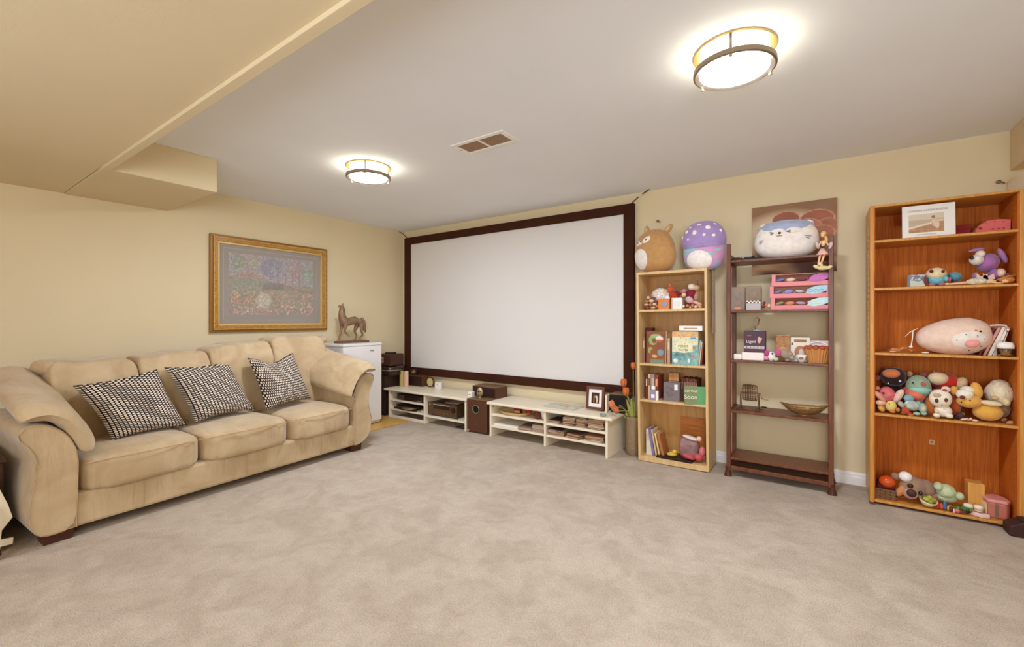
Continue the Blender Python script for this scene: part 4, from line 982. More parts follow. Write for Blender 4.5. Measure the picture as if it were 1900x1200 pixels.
# shelf 2: big books
z = BS[2]
def dino(a, b):
    c = mix((128, 78, 50), (150, 84, 44), vn(a*6, b*6))
    if inel(a, b, .35, .72, .22, .16) < 1 and inel(a, b, .42, .70, .12, .08) > 1: c = (146, 170, 92)
    if inel(a, b, .50, .86, .26, .05) < 1: c = (146, 176, 132)
    if inel(a, b, .68, .76, .20, .09) < 1: c = (186, 100, 70) if b < .74 else (232, 214, 196)
    if inel(a, b, .22, .40, .12, .10) < 1 and inel(a, b, .30, .36, .08, .07) > 1: c = (150, 170, 84)
    if inel(a, b, .74, .34, .16, .10) < 1: c = (120, 146, 160)
    if inel(a, b, .44, .22, .14, .05) < 1: c = (196, 170, 110)
    if b < .12 and .2 < a < .9: c = (120, 136, 110)
    if a < .04 or a > .96: c = (106, 60, 42)
    return c
def atlas(a, b):
    n = vn(a*14, b*18); n2 = vn(a*40, b*50, 4)
    c = mix((206, 210, 180), (226, 220, 180), n)
    if b < .38: c = mix((86, 140, 146), (150, 186, 176), n)
    if b > .84: c = mix((220, 190, 120), (214, 150, 110), n)
    if a > .80 and b < .6: c = mix((96, 160, 160), (160, 196, 176), n)
    if inel(a, b, .46, .56, .32, .20) < 1: c = (232, 226, 182)
    if inel(a, b, .82, .80, .12, .03) < 1: c = (90, 150, 190)
    if inel(a, b, .14, .12, .10, .06) < 1 or inel(a, b, .66, .14, .05, .06) < 1: c = (228, 226, 214)
    if inel(a, b, .82, .26, .06, .06) < 1 or inel(a, b, .84, .52, .05, .05) < 1: c = (190, 130, 110)
    if inel(a, b, .18, .30, .08, .05) < 1: c = (80, 130, 100)
    if n2 > .75: c = mix(c, (120, 110, 80), .35)
    return c
def standbook(label, u0, u1, vt, zb, y, fn, t=.012, nx=50, ny=70, rz=0, tilt=.04, side=(226, 214, 190), name='picture_book', cat='book', group=None):
    xa, xb = X(u0, y), X(u1, y); h = Z((u0+u1)/2, vt, y)-zb; w = xb-xa
    r = thing(name, label, cat, ((xa+xb)/2, y+.006, zb+.001), rz, group); r.rotation_euler = (-tilt, 0, rz)
    board('front_cover', w, h, .003, fn, nx, ny, r, (0, -t/2, 0), side=side)
    M().box(-w/2+.003, w/2-.002, -t/2+.002, t/2-.002, .002, h-.003).obj('pages', mat('paper', (226, 208, 180)), r)
    M().box(-w/2, w/2, t/2-.002, t/2, 0, h).obj('back_cover', col(*side), r)
    return r
standbook('brown dinosaur picture book facing out on the second shelf of the birch bookcase', 1199, 1235, 614.5, z, BY+.05, dino, .02)
b_ = standbook('teal and cream illustrated storybook facing out beside the dinosaur book', 1247, 1295, 615, z, BY+.035, atlas, .022, 70, 90, side=(160, 190, 180))
bw = X(1295, BY+.035)-X(1247, BY+.035); mt2 = col(120, 112, 76)
for k, sst in enumerate(('FOREST', 'WATER', 'WALKER')): text(sst, .026, mt2, b_, (-.012, -.0135, .152-.031*k), sx=.9)
for k, (u, w_, h_, c) in enumerate(((1194, .014, .222, (160, 110, 100)), (1239, .022, .215, (196, 160, 130)))):
    book(['thin pinkish book at the left end behind the dinosaur book', 'cream and rust book between the dinosaur book and the storybook'][k], X(u, BY+.07)-.004, BY+.07, z, w_, .16, h_, c, group='books on the second shelf')
for k in range(3): book('%s leaning thin book right of the teal storybook' % ['leftmost', 'middle', 'rightmost'][k], X(1294, BY+.06)+.012*k, BY+.05, z, .009, .17, .205-.012*k, [(176, 196, 180), (206, 196, 176), (140, 70, 50)][k], .10, group='thin books right of the storybook', spine=None)
mkbox('white_book', 'white book lying flat across the tops of the storybooks', 'book', 1260, 1303, 604.5, Z(1281, 613.5, BY+.03), BY+.03, .14, M_white, extra=lambda t, w, h: M().box(-w*.3, w*.3, -.001, 0, h*.3, h*.6).obj('spine_print', col(190, 150, 120), t))
mkbox('dark_box', 'small dark red box at the back left behind the dinosaur book', 'box', 1197, 1210, 608, z, BY+.14, .08, col(90, 36, 30))

# shelf 3
z = BS[1]; xx = X(1197, BY+.04)
for k, (w_, h_, c, sp) in enumerate(((.018, .200, (120, 50, 40), (230, 210, 190)), (.022, .212, (206, 180, 140), (120, 60, 50)), (.030, .215, (150, 130, 126), (196, 170, 150)), (.028, .208, (140, 64, 44), (226, 150, 110)))):
    book(['dark red paperback at the left end', 'cream paperback with ornate spine', 'grey hardback behind the white bottle', 'rust patterned hardback beside the scroll box'][k]+' of the third shelf', xx, BY+.05, z, w_, .15, h_, c, .01, group='upright books on the third shelf', spine=sp); xx += w_+.003
t = thing('perfume_bottle', 'lilac and white squat bottle in front of the upright books', 'bottle', place(1214, BY+.02, z+.0005))
M().box(-.030, .012, -.012, .018, 0, .085).obj('body', mat('lilac_glass', (176, 160, 190), .15, trans=.3), t, bevel=.004); M().box(-.022, .006, -.0135, -.012, .02, .05).obj('label_panel', M_white, t)
M().lathe([(.016, .085), (.018, .10), (.016, .115), (.010, .122)], (-.008, .003, 0), 16).obj('cap', M_white, t, smooth=True); M().box(.014, .034, -.01, .015, 0, .080).obj('side_box', M_white, t, bevel=.002)
def scroll(t, w, h):
    for a, b, r in ((-.25, .55, .25), (-.1, .3, .18), (.05, .62, .12)):
        pts = [(w*a+w*r*(1-k/14)*math.cos(k*.6), -.001, h*b+h*r*(1-k/14)*math.sin(k*.6)) for k in range(14)]
        M().tube(pts, .0015, 4).obj('scroll', col(90, 84, 84), t)
    M().box(w*.18, w*.38, -.0012, 0, h*.62, h*.92).obj('sticker', M_white, t)
mkbox('scroll_box', 'grey box with dark scroll pattern standing on the third shelf', 'box', 1231, 1261, 710, z, BY+.04, .08, col(124, 112, 110), extra=scroll)
mkbox('wooden_block', 'plain light wooden block behind the scroll box', 'box', 1241, 1259, 692, z, BY+.10, .07, wood('light_block', (206, 150, 96), (180, 120, 70)), extra=lambda t, w, h: M().box(-w/2-.001, w/2+.001, -.001, .071, h*.7, h*.72).obj('lid_line', M_brown, t))
xx = X(1262, BY+.06)
for k in range(9):
    book('%s grooved dark spine in the row behind the green card' % ['first', 'second', 'third', 'fourth', 'fifth', 'sixth', 'seventh', 'eighth', 'ninth'][k], xx, BY+.07, z, .0135, .15, .200-.004*(k % 3), [(90, 46, 34), (116, 66, 48)][k % 2], .05 if k < 2 else 0, group='dark spines behind the green card', spine=(150, 110, 90)); xx += .0165 if k < 2 else .0142
t = thing('greeting_card', 'folded green greeting card standing open on the third shelf', 'card', (X(1293.5, BY+.0), BY+.005, z+.0005))
gh = .150
M().box(-.095, 0, 0, .0015, 0, gh, Matrix.Rotation(.30, 4, 'Z')).obj('front_leaf', col(128, 138, 96), t); M().box(0, .065, 0, .0015, 0, gh*.97, Matrix.Rotation(.35, 4, 'Z')).obj('back_leaf', col(100, 160, 104), t)
wt = col(236, 238, 206)
for s_, zz, sz in (('Get Well', .108, .027), ('Soon', .060, .048)): text(s_, sz, wt, t, (-.046, -.0005-.046*math.sin(.30)-.001, zz), (PI/2, 0, .30))

# shelf 4 (bottom)
z = BS[0]
xx = X(1199, BY+.07)
book('white thick book at the left end of the bottom shelf of the birch bookcase', xx, BY+.07, z, .050, .16, .215, (226, 218, 200), 0, spine=(206, 190, 160)); xx += .056
for k, (w_, h_, c, ti) in enumerate(((.020, .225, (130, 110, 160), -.16), (.013, .205, (206, 180, 130), -.18), (.013, .19, (226, 196, 130), -.2), (.022, .185, (176, 112, 60), -.24))):
    book(['violet book leaning on the white book', 'tan book leaning third from the left', 'yellow book leaning fourth from the left', 'brown book leaning last'][k]+' on the bottom shelf', xx+.013*k+.014*k, BY+.06, z+.003, w_, .15, h_, c, ti, group='leaning books on the bottom shelf', spine=None)
t = thing('laptop', 'closed dark laptop lying under the toys on the bottom shelf', 'laptop', (X(1255, BY+.05), BY+.10, z+.0005), -.05)
M().box(-.155, .135, -.09, .09, 0, .010).obj('base', M_blackg, t, bevel=.003); M().box(-.155, .135, -.09, .09, .011, .017).obj('lid', M_black, t, bevel=.003)
mkbox('wooden_board', 'orange brown wooden board leaning at the back of the bottom shelf', 'board', 1263, 1308, 775, z, BY+.27, .008, wood('orange_board', (206, 132, 60), (180, 104, 40), stretch=(.6, 6, 8)))
bagm = mat('satin_pouch', (156, 120, 116), .35, var=.45, scale=14, bump=.5, bscale=30)
plush('gift_pouch', 'shiny mauve pouch with white swirls at the right of the bottom shelf', BY+.10, z, [('body', 1279, 830, 19, 22, 0, .06, bagm, 0, .75), ('band', 1281, 812, 15, 3.5, -.035, .03, mat('white_satin', (220, 204, 196), .3), -.2), ('knot', 1297, 814, 5, 5, -.04, .02, col(226, 190, 160))], cat='pouch')
plush('red_cloth', 'crumpled red cloth bundle before the shiny pouch', BY+.06, z, [('fold', 1278, 846, 13, 5.5, 0, .04, mat('red_satin', (190, 80, 84), .45, bump=.6, bscale=30), -.25), ('fold', 1296, 848, 9, 7, -.01, .035, mat('red_satin', (190, 80, 84))), ('fold', 1303, 838, 6, 9, .01, .03, mat('pink_satin', (206, 110, 116), .45))], cat='cloth')
plush('yellow_cloth', 'small yellow crumpled cloth beside the leaning books', BY+.07, z, [('fold', 1247, 842, 10, 4, 0, .035, mat('yellow_satin', (214, 176, 70), .5, bump=.6, bscale=30), .1), ('fold', 1252, 838, 5, 4.5, 0, .03, mat('yellow_satin', (214, 176, 70)))], cat='cloth')

# ------------------------------------------------------------------ mahogany etagere
EY = -.345
ET = thing('etagere', 'open mahogany rack with five shelves and flared feet between the bookcases', 'rack', (4.085, EY, 0))
EW = .672; ED = .29
for a in (0, EW-.030):
    for b in (0, ED-.026):
        h = 1.79 if b == 0 else 1.70
        p = M().box(a, a+.030, b, b+.026, .05, h).obj('post', M_mah, ET, bevel=.004)
        M().lathe([(.016, .0), (.030, .002), (.024, .02), (.017, .05), (.018, .075)], (a+.015+(-.006 if a == 0 else .006), b+.013, 0), 8, sc=(1.0, .9)).obj('flared_foot', mat('foot_mahogany', (78, 42, 28), .3), p, bevel=.002)
ES = [.150, .510, .898, 1.280, 1.662]
for k, zz in enumerate(ES):
    M().box(.030, EW-.030, .004, ED-.004, zz-.018, zz).obj('shelf', M_mah, ET, bevel=.003)
    for a in (.010, EW-.025): M().box(a, a+.014, .026, ED-.026, zz-.030, zz-.004).obj('side_rail', M_mah, ET)
M().box(.030, EW-.030, .004, .02, .055, .085).obj('front_rail', M_mah, ET, bevel=.003); M().box(.030, EW-.030, ED-.02, ED-.004, .055, .10).obj('rear_rail', M_mah, ET)
M().box(.030, EW-.030, .02, ED-.02, .055, .067).obj('lower_board', M_mah, ET)
M().box(.008, .020, .02, ED-.02, 1.70, 1.715).obj('top_side_rail', M_mah, ET)

# canvas print on the wall
def rose(a, b):
    n = vn(a*7, b*7)
    c = mix((150, 112, 76), (140, 100, 64), n)
    e = inel(a, b, .40, .58, .62, .36)
    c = mix((226, 206, 172), c, e**1.6) if e < 1 else c
    if b < .22: c = mix((96, 54, 26), (206, 166, 116), (vn(a*4.2+b*3, b*11, 2)-.3)*1.8)
    for ca, cb, ra, rb, cc in ((.42, .78, .17, .11, (160, 92, 60)), (.78, .74, .20, .13, (168, 98, 64)), (.90, .62, .13, .12, (176, 110, 76)), (.68, .62, .16, .14, (186, 120, 84)), (.82, .54, .16, .11, (176, 108, 74)), (.55, .62, .10, .08, (190, 124, 88))):
        q = inel(a, b, ca, cb, ra, rb)
        if q < 1: c = mix(cc, (140, 76, 50), .6*vn(a*9+cb*5, b*9)) if q < .86 else (206, 146, 108)
    return c
cw = 4.781-4.226; chh = .545
o = board('canvas_print', cw, chh, .022, rose, 90, 90, side=(110, 76, 46)); o.location = ((4.781+4.226)/2, -.014, 1.568)
tag(o, 'unframed brown canvas print of a rust coloured rose on the wall behind the rack', 'picture')

def Pl(u, y): return X(u, y)
z = ES[4]; yy = EY+.13
hb = X(1458, yy)
t = thing('plush_hamster', 'wide white and blue smiling plush animal on top of the mahogany rack', 'plush toy', (hb, yy, z), 0)
rw = (X(1522, yy)-X(1396, yy))/2; rh = (Z(1458, 410, yy)-z)/2
FH = (rw, .115, rh, .72, .90, 0)
def hm(u, v):
    return egg(rw, .115, rh, .72, .90, 0)(u, v)
M().grid(hm, 44, 28, True).obj('body', pl(240, 230, 218), t, smooth=True, weld=True)
blu = pl(170, 180, 204)
patch(FH, -.0, rh*1.70, rw*.80, rh*.36, blu, 'blue_cap', .004, par=t, n=20)
patch(FH, -.045, rh*1.38, .048, .022, pl(240, 230, 218), 'brow_patch', .006, par=t); patch(FH, .055, rh*1.38, .050, .022, pl(240, 230, 218), 'brow_patch', .006, par=t)
for sx in (-1, 1):
    M().ell((sx*rw*.66, .0, rh*1.74), (.034, .020, .030), (0, sx*.5, 0), 14, 10).obj('ear', white_, t, smooth=True)
bk_ = mat('brown_thread', (90, 62, 46), .7)
def onf(x, zz, F, off=.004):
    w, d, h, sq, top, lean = F; q0 = max(-.999, min(.999, (zz-h)/h)); ct = math.copysign(abs(q0)**(1/.85), q0); st = math.sqrt(1-ct*ct)**sq; k = top+(1-top)*(1-q0)/2
    q = max(-.98, min(.98, x/(w*st*k))); return Vector((x, -d*st*k*math.sqrt(1-q*q)-off, zz))
fz = rh*1.26
for pts in (((-.095, fz+.012), (-.070, fz+.006), (-.092, fz-.006)), ((.035, fz+.014), (.010+.0, fz+.008), (.035, fz+.0))):
    M().tube([onf(a, b, FH, .006) for a, b in pts], .0036, 5).obj('eye', bk_, t)
patch(FH, -.033, fz+.002, .012, .009, mat('brown_thread', (90, 62, 46)), 'nose', .008, par=t)
M().tube([onf(a, b, FH) for a, b in ((-.052, fz-.016), (-.042, fz-.022), (-.033, fz-.016), (-.024, fz-.022), (-.014, fz-.016))], .0022, 5).obj('mouth', bk_, t)
for pts in (((-.17, rh*.92), (-.145, rh*1.0)), ((-.168, rh*.82), (-.145, rh*.90)), ((.12, rh*1.05), (.16, rh*1.0)), ((.125, rh*.96), (.15, rh*.90))): M().tube([onf(a, b, FH) for a, b in pts], .0018, 4).obj('whisker', bk_, t)
t = thing('tray_of_glasses', 'dark tray holding folded sunglasses at the left of the top shelf', 'tray', (X(1380, EY+.04), EY+.07, z+.0005))
M().box(-.085, .12, -.045, .06, 0, .012).obj('tray', M_dark, t, bevel=.003)
for k, a in enumerate((-.055, .03)):
    M().box(a-.03, a+.025, -.02, .0, .014, .024).obj('glasses_arm', [M_black, mat('navy', (50, 46, 74), .4)][k], t, bevel=.003); M().ell((a+.03, -.01, .022), (.012, .010, .009), seg=12, rings=8).obj('lens', M_brass if k == 0 else M_dark, t, smooth=True)

# fairy figurine leaning on the right post
fy_ = EY-.022
skn, pinkd = mat('doll_skin', (232, 186, 142), .5), mat('doll_dress', (226, 176, 160), .6, var=.2, scale=60)
def fp(u, v, dy=0): p = P(u, v, y=fy_+dy); return p
boxtop = Z(1500, 504, EY+.03)
f0 = fp(1526, 500)
t = thing('fairy_figurine', 'blonde fairy figurine in a pink dress sitting at the right end of the rack', 'figurine', (f0.x, fy_, boxtop))
O = Vector((f0.x, fy_, boxtop))
M().ell(fp(1527, 497, .01)-O, (.035, .022, .016), seg=18, rings=10).obj('flower_base', mat('ivory_petals', (220, 200, 150), .5), t, smooth=True)
for a, b, ti in ((1515, 495, .5), (1538, 496, -.4), (1522, 490, .9)): M().ell(fp(a, b)-O, (.022, .010, .012), (0, ti, 0), 12, 8).obj('petal', mat('ivory_petals', (220, 200, 150)), t, smooth=True)
for a, b in (((1523, 467), (1517, 496)), ((1531, 467), (1522, 495))): M().tube([fp(*a)-O, (fp(*a)+fp(*b))/2-O+Vector((0, -.005, 0)), fp(*b)-O], [.009, .007, .004], 8).obj('leg', skn, t, smooth=True)
M().lathe([(.010, .045), (.020, .028), (.034, .006), (.036, 0), (.0, .004)], fp(1526, 473)-O, 18, sc=(1, .8)).obj('dress', pinkd, t, smooth=True)
M().ell(fp(1528, 451)-O, (.013, .010, .022), (0, .2, 0), 12, 8).obj('torso', skn, t, smooth=True)
M().tube([fp(1524, 447)-O, fp(1519, 456)-O, fp(1516, 461)-O], [.006, .005, .003], 7).obj('arm', skn, t, smooth=True); M().tube([fp(1532, 447)-O, fp(1537, 454)-O, fp(1534, 461)-O], [.006, .005, .003], 7).obj('arm', skn, t, smooth=True)
hd = M().ell(fp(1527, 436)-O, (.013, .014, .016), seg=14, rings=10).obj('head', skn, t, smooth=True)
M().ell(fp(1528, 433, .006)-O, (.017, .014, .017), seg=14, rings=10).ell(fp(1533, 443, .008)-O, (.010, .008, .022), (0, -.2, 0), 10, 8).obj('hair', mat('blonde_hair', (226, 180, 96), .5, bump=.6, bscale=120), t, smooth=True)
for a in (-.005, .005): M().ell(fp(1527, 436)-O+Vector((a, -.0135, .001)), (.0018, .001, .002), seg=6, rings=4).obj('eye', eye, hd)
for s_ in (1541, 1517): M().ell(fp(s_, 455, .012)-O, (.012, .002, .026), (0, .3 if s_ > 1530 else -.3, 0), 10, 8).obj('wing', mat('wing_film', (226, 200, 190), .3, trans=.4), t, smooth=True)

# second shelf: clear boxes and three pink toy boxes
z = ES[3]
for k, (u0, u1, vt) in enumerate(((1355, 1382, 532), (1384, 1412, 531))):
    y = EY+.03; xa, xb = X(u0, y), X(u1, y); h = Z((u0+u1)/2, vt, y)-z; w_ = xb-xa
    t = thing('clear_display_box', ['clear plastic display box with blue and orange toy inside, at the left post', 'clear plastic display box with a chequered band beside the left one'][k], 'box', ((xa+xb)/2, y, z+.0005), 0, 'clear display boxes')
    M().box(-w_/2, w_/2, 0, .07, 0, h).obj('case', M_plastic, t, bevel=.004)
    M().box(-w_/2+.004, w_/2-.004, .050, .062, .004, h-.008).obj('backing_card', col(176, 144, 116), t)
    if k == 0:
        M().ell((.0, .03, h*.62), (w_*.26, .016, h*.14), (0, .7, 0), 12, 8).obj('toy', col(120, 120, 170), t, smooth=True); M().ell((0, .03, h*.3), (w_*.3, .016, h*.16), seg=12, rings=8).obj('toy_base', col(190, 110, 80), t, smooth=True)
        M().box(-w_*.2, w_*.2, -.001, 0, .006, .020).obj('price_label', col(226, 150, 90), t)
    else:
        M().box(-w_/2+.002, w_/2-.002, -.001, 0, 0, h*.28).obj('base_card', col(186, 178, 176), t)
        for i in range(8):
            for j in range(2):
                if (i+j) % 2: M().box(-w_/2+.003+i*(w_-.006)/8, -w_/2+.003+(i+1)*(w_-.006)/8, -.0015, 0, h*(.29+.055*j), h*(.345+.055*j)).obj('check', M_white, t)
        M().box(-w_/2+.002, w_/2-.002, -.0008, 0, h*.285, h*.405).obj('dark_band', col(96, 62, 44), t)
        M().ell((0, .03, h*.66), (w_*.22, .014, h*.16), seg=12, rings=8).obj('toy', col(200, 180, 160), t, smooth=True)
pebbles('toy_car', 'small red and cream toy beside the clear display boxes', 'toy', [(1416, 569, 3.5, 3), (1421, 565, 4, 4), (1426, 567, 4, 4), (1418, 562, 3, 3)], EY+.02, [col(120, 50, 40), col(206, 130, 96), col(226, 190, 160)], z)
pk = col(224, 140, 140); zb = z
for k, (u0, u1, vt) in enumerate(((1430.5, 1540, 551), (1428.5, 1537.5, 529), (1432, 1541.5, 505))):
    y = EY+[.03, .04, .035][k]; xa, xb = X(u0, y), X(u1, y); zt = zb+.086; w_ = xb-xa; h = .085
    t = thing('doll_box', ['lowest', 'middle', 'topmost'][k]+' of three stacked pink window boxes with dolls', 'toy box', ((xa+xb)/2, y, zb+.0005), 0, 'pink window boxes')
    M().box(-w_/2, w_/2, 0, .16, 0, .030).box(-w_/2, -w_/2+.024, 0, .16, .030, h).box(w_/2-.012, w_/2, 0, .16, .030, h).box(-w_/2+.024, w_/2-.012, .15, .16, .03, h).box(-w_/2, w_/2, .02, .16, h-.003, h).obj('carton', pk, t)
    M().box(-w_/2+.024, w_/2-.012, .060, .064, .030, h-.004).obj('insert', [col(150, 92, 60), col(176, 136, 100), col(150, 106, 80)][k], t)
    cs = [[(150, 150, 120), (206, 140, 110), (176, 160, 180), (226, 220, 226)], [(130, 130, 176), (150, 150, 200), (200, 196, 206), (196, 210, 220)], [(126, 130, 180), (226, 196, 176), (130, 60, 80), (150, 60, 60)]][k]
    for i in range(4):
        M().ell((-w_*.36+w_*.19*i, .035, .046), (w_*.085, .018, .012+.004*(i % 2)), (0, .2*(i-1.5), 0), 12, 8).obj('doll_piece', col(*cs[i]), t, smooth=True)
    pr = [(190, 220, 214), (176, 206, 214), (190, 110, 170)][k]
    M().prism([(w_*.12, .030), (w_*.20, h-.018), (w_*.32, h-.004), (w_*.48, h-.001), (w_*.48, .045), (w_*.36, .028), (w_*.25, .020)], -.0015, 0, 'y').obj('printed_flourish', col(*pr), t)
    for i in range(3): M().tube([(w_*(.20+.09*i)+.014*math.cos(a_*.7), -.002, .045+.014*math.sin(a_*.7)*(1-a_/12)) for a_ in range(9)], .0022, 4).obj('curl', col(*[(226, 236, 230), (150, 190, 210), (226, 150, 196)][k]), t)
    zb += .0858

# third shelf
z = ES[2]
def charm_box(t, w, h):
    M().box(-w/2+.002, w/2-.006, -.0012, 0, h*.17, h*.29).obj('band', col(196, 184, 180), t)
    for i in range(5): M().lathe([(.0045, 0), (.0045, .001)], mtx=Matrix.Translation((-w*.36+i*w*.17, -.0014, h*.23)) @ Matrix.Rotation(PI/2, 4, 'X'), seg=8).obj('dot', col(90, 74, 80), t)
    M().ell((w*.22, -.001, h*.58), (w*.08, .002, h*.16), seg=10, rings=6).ell((w*.28, -.001, h*.62), (w*.09, .002, h*.05), (0, -.5, 0), 10, 6).obj('figure_print', col(206, 170, 150), t)
    M().box(-w*.34, -w*.14, -.0012, 0, h*.76, h*.79).obj('orange_mark', col(190, 100, 60), t)
    text('Ligeti', .030, col(236, 224, 214), t, (-w*.16, -.001, h*.5))
mkbox('cloth_base', 'folded white cloth under the dark gift box on the third shelf of the rack', 'cloth', 1376, 1418, 654, z, EY+.02, .10, mat('white_cloth', (240, 226, 214), .8, bump=.4, bscale=30), bevel=.008)
mkbox('gift_box', 'dark plum gift box with a light band on the third shelf of the rack', 'box', 1380, 1420, 614, Z(1398, 654, EY+.02)+.001, EY+.03, .07, col(84, 58, 70), extra=charm_box)
mkbox('crumpled_paper', 'crumpled pale tissue at the left post of the third shelf', 'tissue', 1361, 1376, 657, z, EY+.03, .06, mat('white_cloth', (240, 226, 214)), bevel=.008)
t = thing('glass_swan', 'glass hook ornament with blue base standing behind the dark gift box', 'ornament', place(1404, EY+.15, z+.0005))
yq = EY+.15; Og = Vector(t.location)
M().tube([P(u, v, y=yq)-Og for u, v in ((1402, 613), (1401, 606), (1407, 600), (1409, 593), (1405, 588.5), (1401, 591))], [.010, .008, .007, .007, .006, .004], 8).obj('neck', mat('amber_glass', (216, 176, 126), .1, trans=.4), t, smooth=True)
M().ell(P(1405, 616, y=yq)-Og, (.036, .03, .022)).obj('dome', mat('aqua_glass', (176, 206, 206), .2), t, smooth=True)
M().box(-.03, .03, -.025, .025, 0, (P(1405, 618, y=yq)-Og).z).obj('plinth', M_cream, t, bevel=.003)
plush('pink_plush', 'small pink and white plush toy beside the dark gift box', EY+.04, z, [('body', 1431, 661, 8, 9, 0, .035, white_), ('ear', 1423, 655, 4.5, 6, -.02, .02, pl(196, 70, 130)), ('ear', 1444, 654, 6, 7, -.01, .02, pl(200, 90, 140)), ('foot', 1422, 664, 5, 4, -.02, .02, pl(226, 150, 170)), ('eye', 1433, 656, 1.5, 2, -.035, .004, eye), ('foot', 1440, 666, 5, 3.5, -.02, .02, pl(196, 206, 170))])
def giftbag(t, w, h):
    for k in range(9): M().ell((-w/2+w*(k+.5)/9, 0, h), (w/18, .012, .006), seg=8, rings=5).obj('crimp', col(226, 160, 110), t)
    M().ell((0, -.002, h*.45), (w*.3, .004, h*.12), seg=12, rings=6).obj('bow', col(206, 150, 96), t)
mkbox('gold_bag', 'crinkled golden brown gift bag at the middle of the third shelf', 'bag', 1439, 1466, 623, z, EY+.09, .04, mat('gold_foil', (176, 126, 76), .35, var=.4, scale=40, bump=.6, bscale=60), bevel=.006, extra=giftbag)
plush('grey_rat_plush', 'grey brown plush animal lying before the golden bag', EY+.045, z, [('body', 1459, 657, 14, 9, 0, .03, pl(160, 140, 116), -.45), ('head', 1470, 663, 7, 5.5, -.02, .022, pl(166, 146, 124)), ('leg', 1461, 668, 5, 3, -.02, .015, pl(150, 130, 108)), ('ear', 1466, 657, 3, 3, -.035, .01, pl(190, 160, 140)), ('eye', 1473, 661, 1, 1, -.042, .003, eye)])
def carton(t, w, h):
    M().box(-w*.32, w*.32, -.0012, 0, h*.80, h*.92).obj('header_print', col(150, 120, 90), t)
    M().ell((0, -.001, h*.40), (w*.30, .003, h*.26), seg=16, rings=8).obj('picture', col(176, 120, 90), t); M().ell((w*.05, -.003, h*.36), (w*.14, .003, h*.18), seg=12, rings=8).obj('picture', col(206, 190, 170), t)
    M().box(-w*.46, -w*.36, -.0012, 0, h*.68, h*.78).obj('mark', col(90, 90, 110), t)
mkbox('cream_carton', 'cream printed carton standing beside the golden bag on the rack', 'box', 1467, 1503, 626, z, EY+.10, .03, col(232, 218, 196), extra=carton)
t = thing('white_mug', 'white heart-shaped mug with brown picture beside the pot on the rack', 'mug', place(1487, EY+.05, z+.0005))
M().lathe([(.018, 0), (.026, .03), (.032, .055), (.030, .055), (.024, .03), (0, .01)], seg=20).obj('cup', M_white, t, smooth=True); M().tube([(-.03, 0, .045), (-.045, 0, .035), (-.035, 0, .015), (-.024, 0, .012)], .004, 6).obj('handle', M_white, t); M().ell((.0, -.026, .035), (.014, .004, .014), seg=10, rings=6).obj('picture', col(150, 110, 84), t)
potm = mat('terracotta_gold', (190, 130, 70), .5)
px = X(1517, EY+.06); t = thing('fluted_pot', 'fluted orange brown pot with a scalloped white rim on the rack', 'pot', (px, EY+.075, z+.0005))
s = M(); 
def flute(u, v):
    a = 2*PI*u; r_ = (.056+.022*v)*(1+.035*math.cos(22*a)); return Vector((r_*math.cos(a), .8*r_*math.sin(a), .105*v))
s.grid(flute, 132, 4, True); s.obj('pot', potm, t, smooth=False)
M().lathe([(.052, .001), (.0, .001)], seg=24, sc=(1, .8)).obj('bottom', potm, t)
s = M()
for k in range(11): a = 2*PI*k/11; s.ell((.066*math.cos(a), .052*math.sin(a), .108), (.020, .016, .016), seg=10, rings=7)
s.obj('scalloped_filling', mat('rust_filling', (172, 74, 40), .6), t, smooth=True)
M().tube([(-.070, -.0, .10), (-.05, .03, .135), (0, .045, .150), (.05, .03, .135), (.074, -.005, .08)], .006, 7).obj('lace_rim', M_white, t, smooth=True)
t = thing('pink_packet', 'pale pink plastic packet leaning behind the fluted pot', 'packet', (X(1520, EY+.17), EY+.17, z+.0005))
M().box(-.062, .062, 0, .02, 0, .155).obj('packet', mat('pink_film', (226, 196, 186), .3), t, bevel=.006); M().box(-.055, .055, -.001, 0, .09, .13).obj('white_panel', M_white, t)
# fourth shelf
z = ES[1]; by_ = EY+.10; Ob = Vector(place(1391, by_, z+.0005))
t = thing('bingo_cage', 'dark wire bingo cage with a crank on the fourth shelf of the rack', 'cage', Ob)
wm = mat('dark_wire', (92, 56, 36), .35, metal=.5)
q = lambda u, v, dy=0: P(u, v, y=by_+dy)-Ob
zc_ = q(1389, 728).z; rr = .055
cg = None
for k in range(9):
    xk = -.045+.0115*k
    o = M().tube([(xk+.0, rr*(1-.0012*abs(k-4)**3)*math.cos(a*PI/10), zc_+rr*1.15*math.sin(a*PI/10)*(1-.0012*abs(k-4)**3)) for a in range(20)], .0018, 5, closed=True).obj('hoop', wm, t)
for k in range(10):
    a = 2*PI*k/10; M().tube([(-.05, rr*.9*math.cos(a), zc_+rr*1.03*math.sin(a)), (0, rr*math.cos(a), zc_+rr*1.15*math.sin(a)), (.05, rr*.9*math.cos(a), zc_+rr*1.03*math.sin(a))], .0016, 4).obj('bar', wm, t)
for a in (-.062, .062):
    M().tube([(a, -.045, .002), (a, 0, zc_), (a, .045, .002)], .0028, 6).obj('stand', wm, t); M().tube([(a-.025, -.05, .003), (a+.025, -.05, .003), (a+.025, .05, .003), (a-.025, .05, .003)], .0025, 5, closed=True).obj('foot_loop', wm, t)
M().tube([(-.062, 0, zc_), (.075, 0, zc_), (.078, 0, zc_-.03), (.085, 0, zc_-.04), (.115, 0, zc_-.042)], .003, 6).obj('crank', wm, t); M().tube([(.098, 0, zc_-.042), (.125, 0, zc_-.042)], .006, 8).obj('crank_handle', mat('pale_wood', (176, 136, 84), .5), t)
for a in (-.095, .10): M().lathe([(.012, .03), (.017, .036), (.012, .038)], (a, -.02, 0), 12, sc=(1.3, .8), cap=False).obj('ball_catch', wm, t)
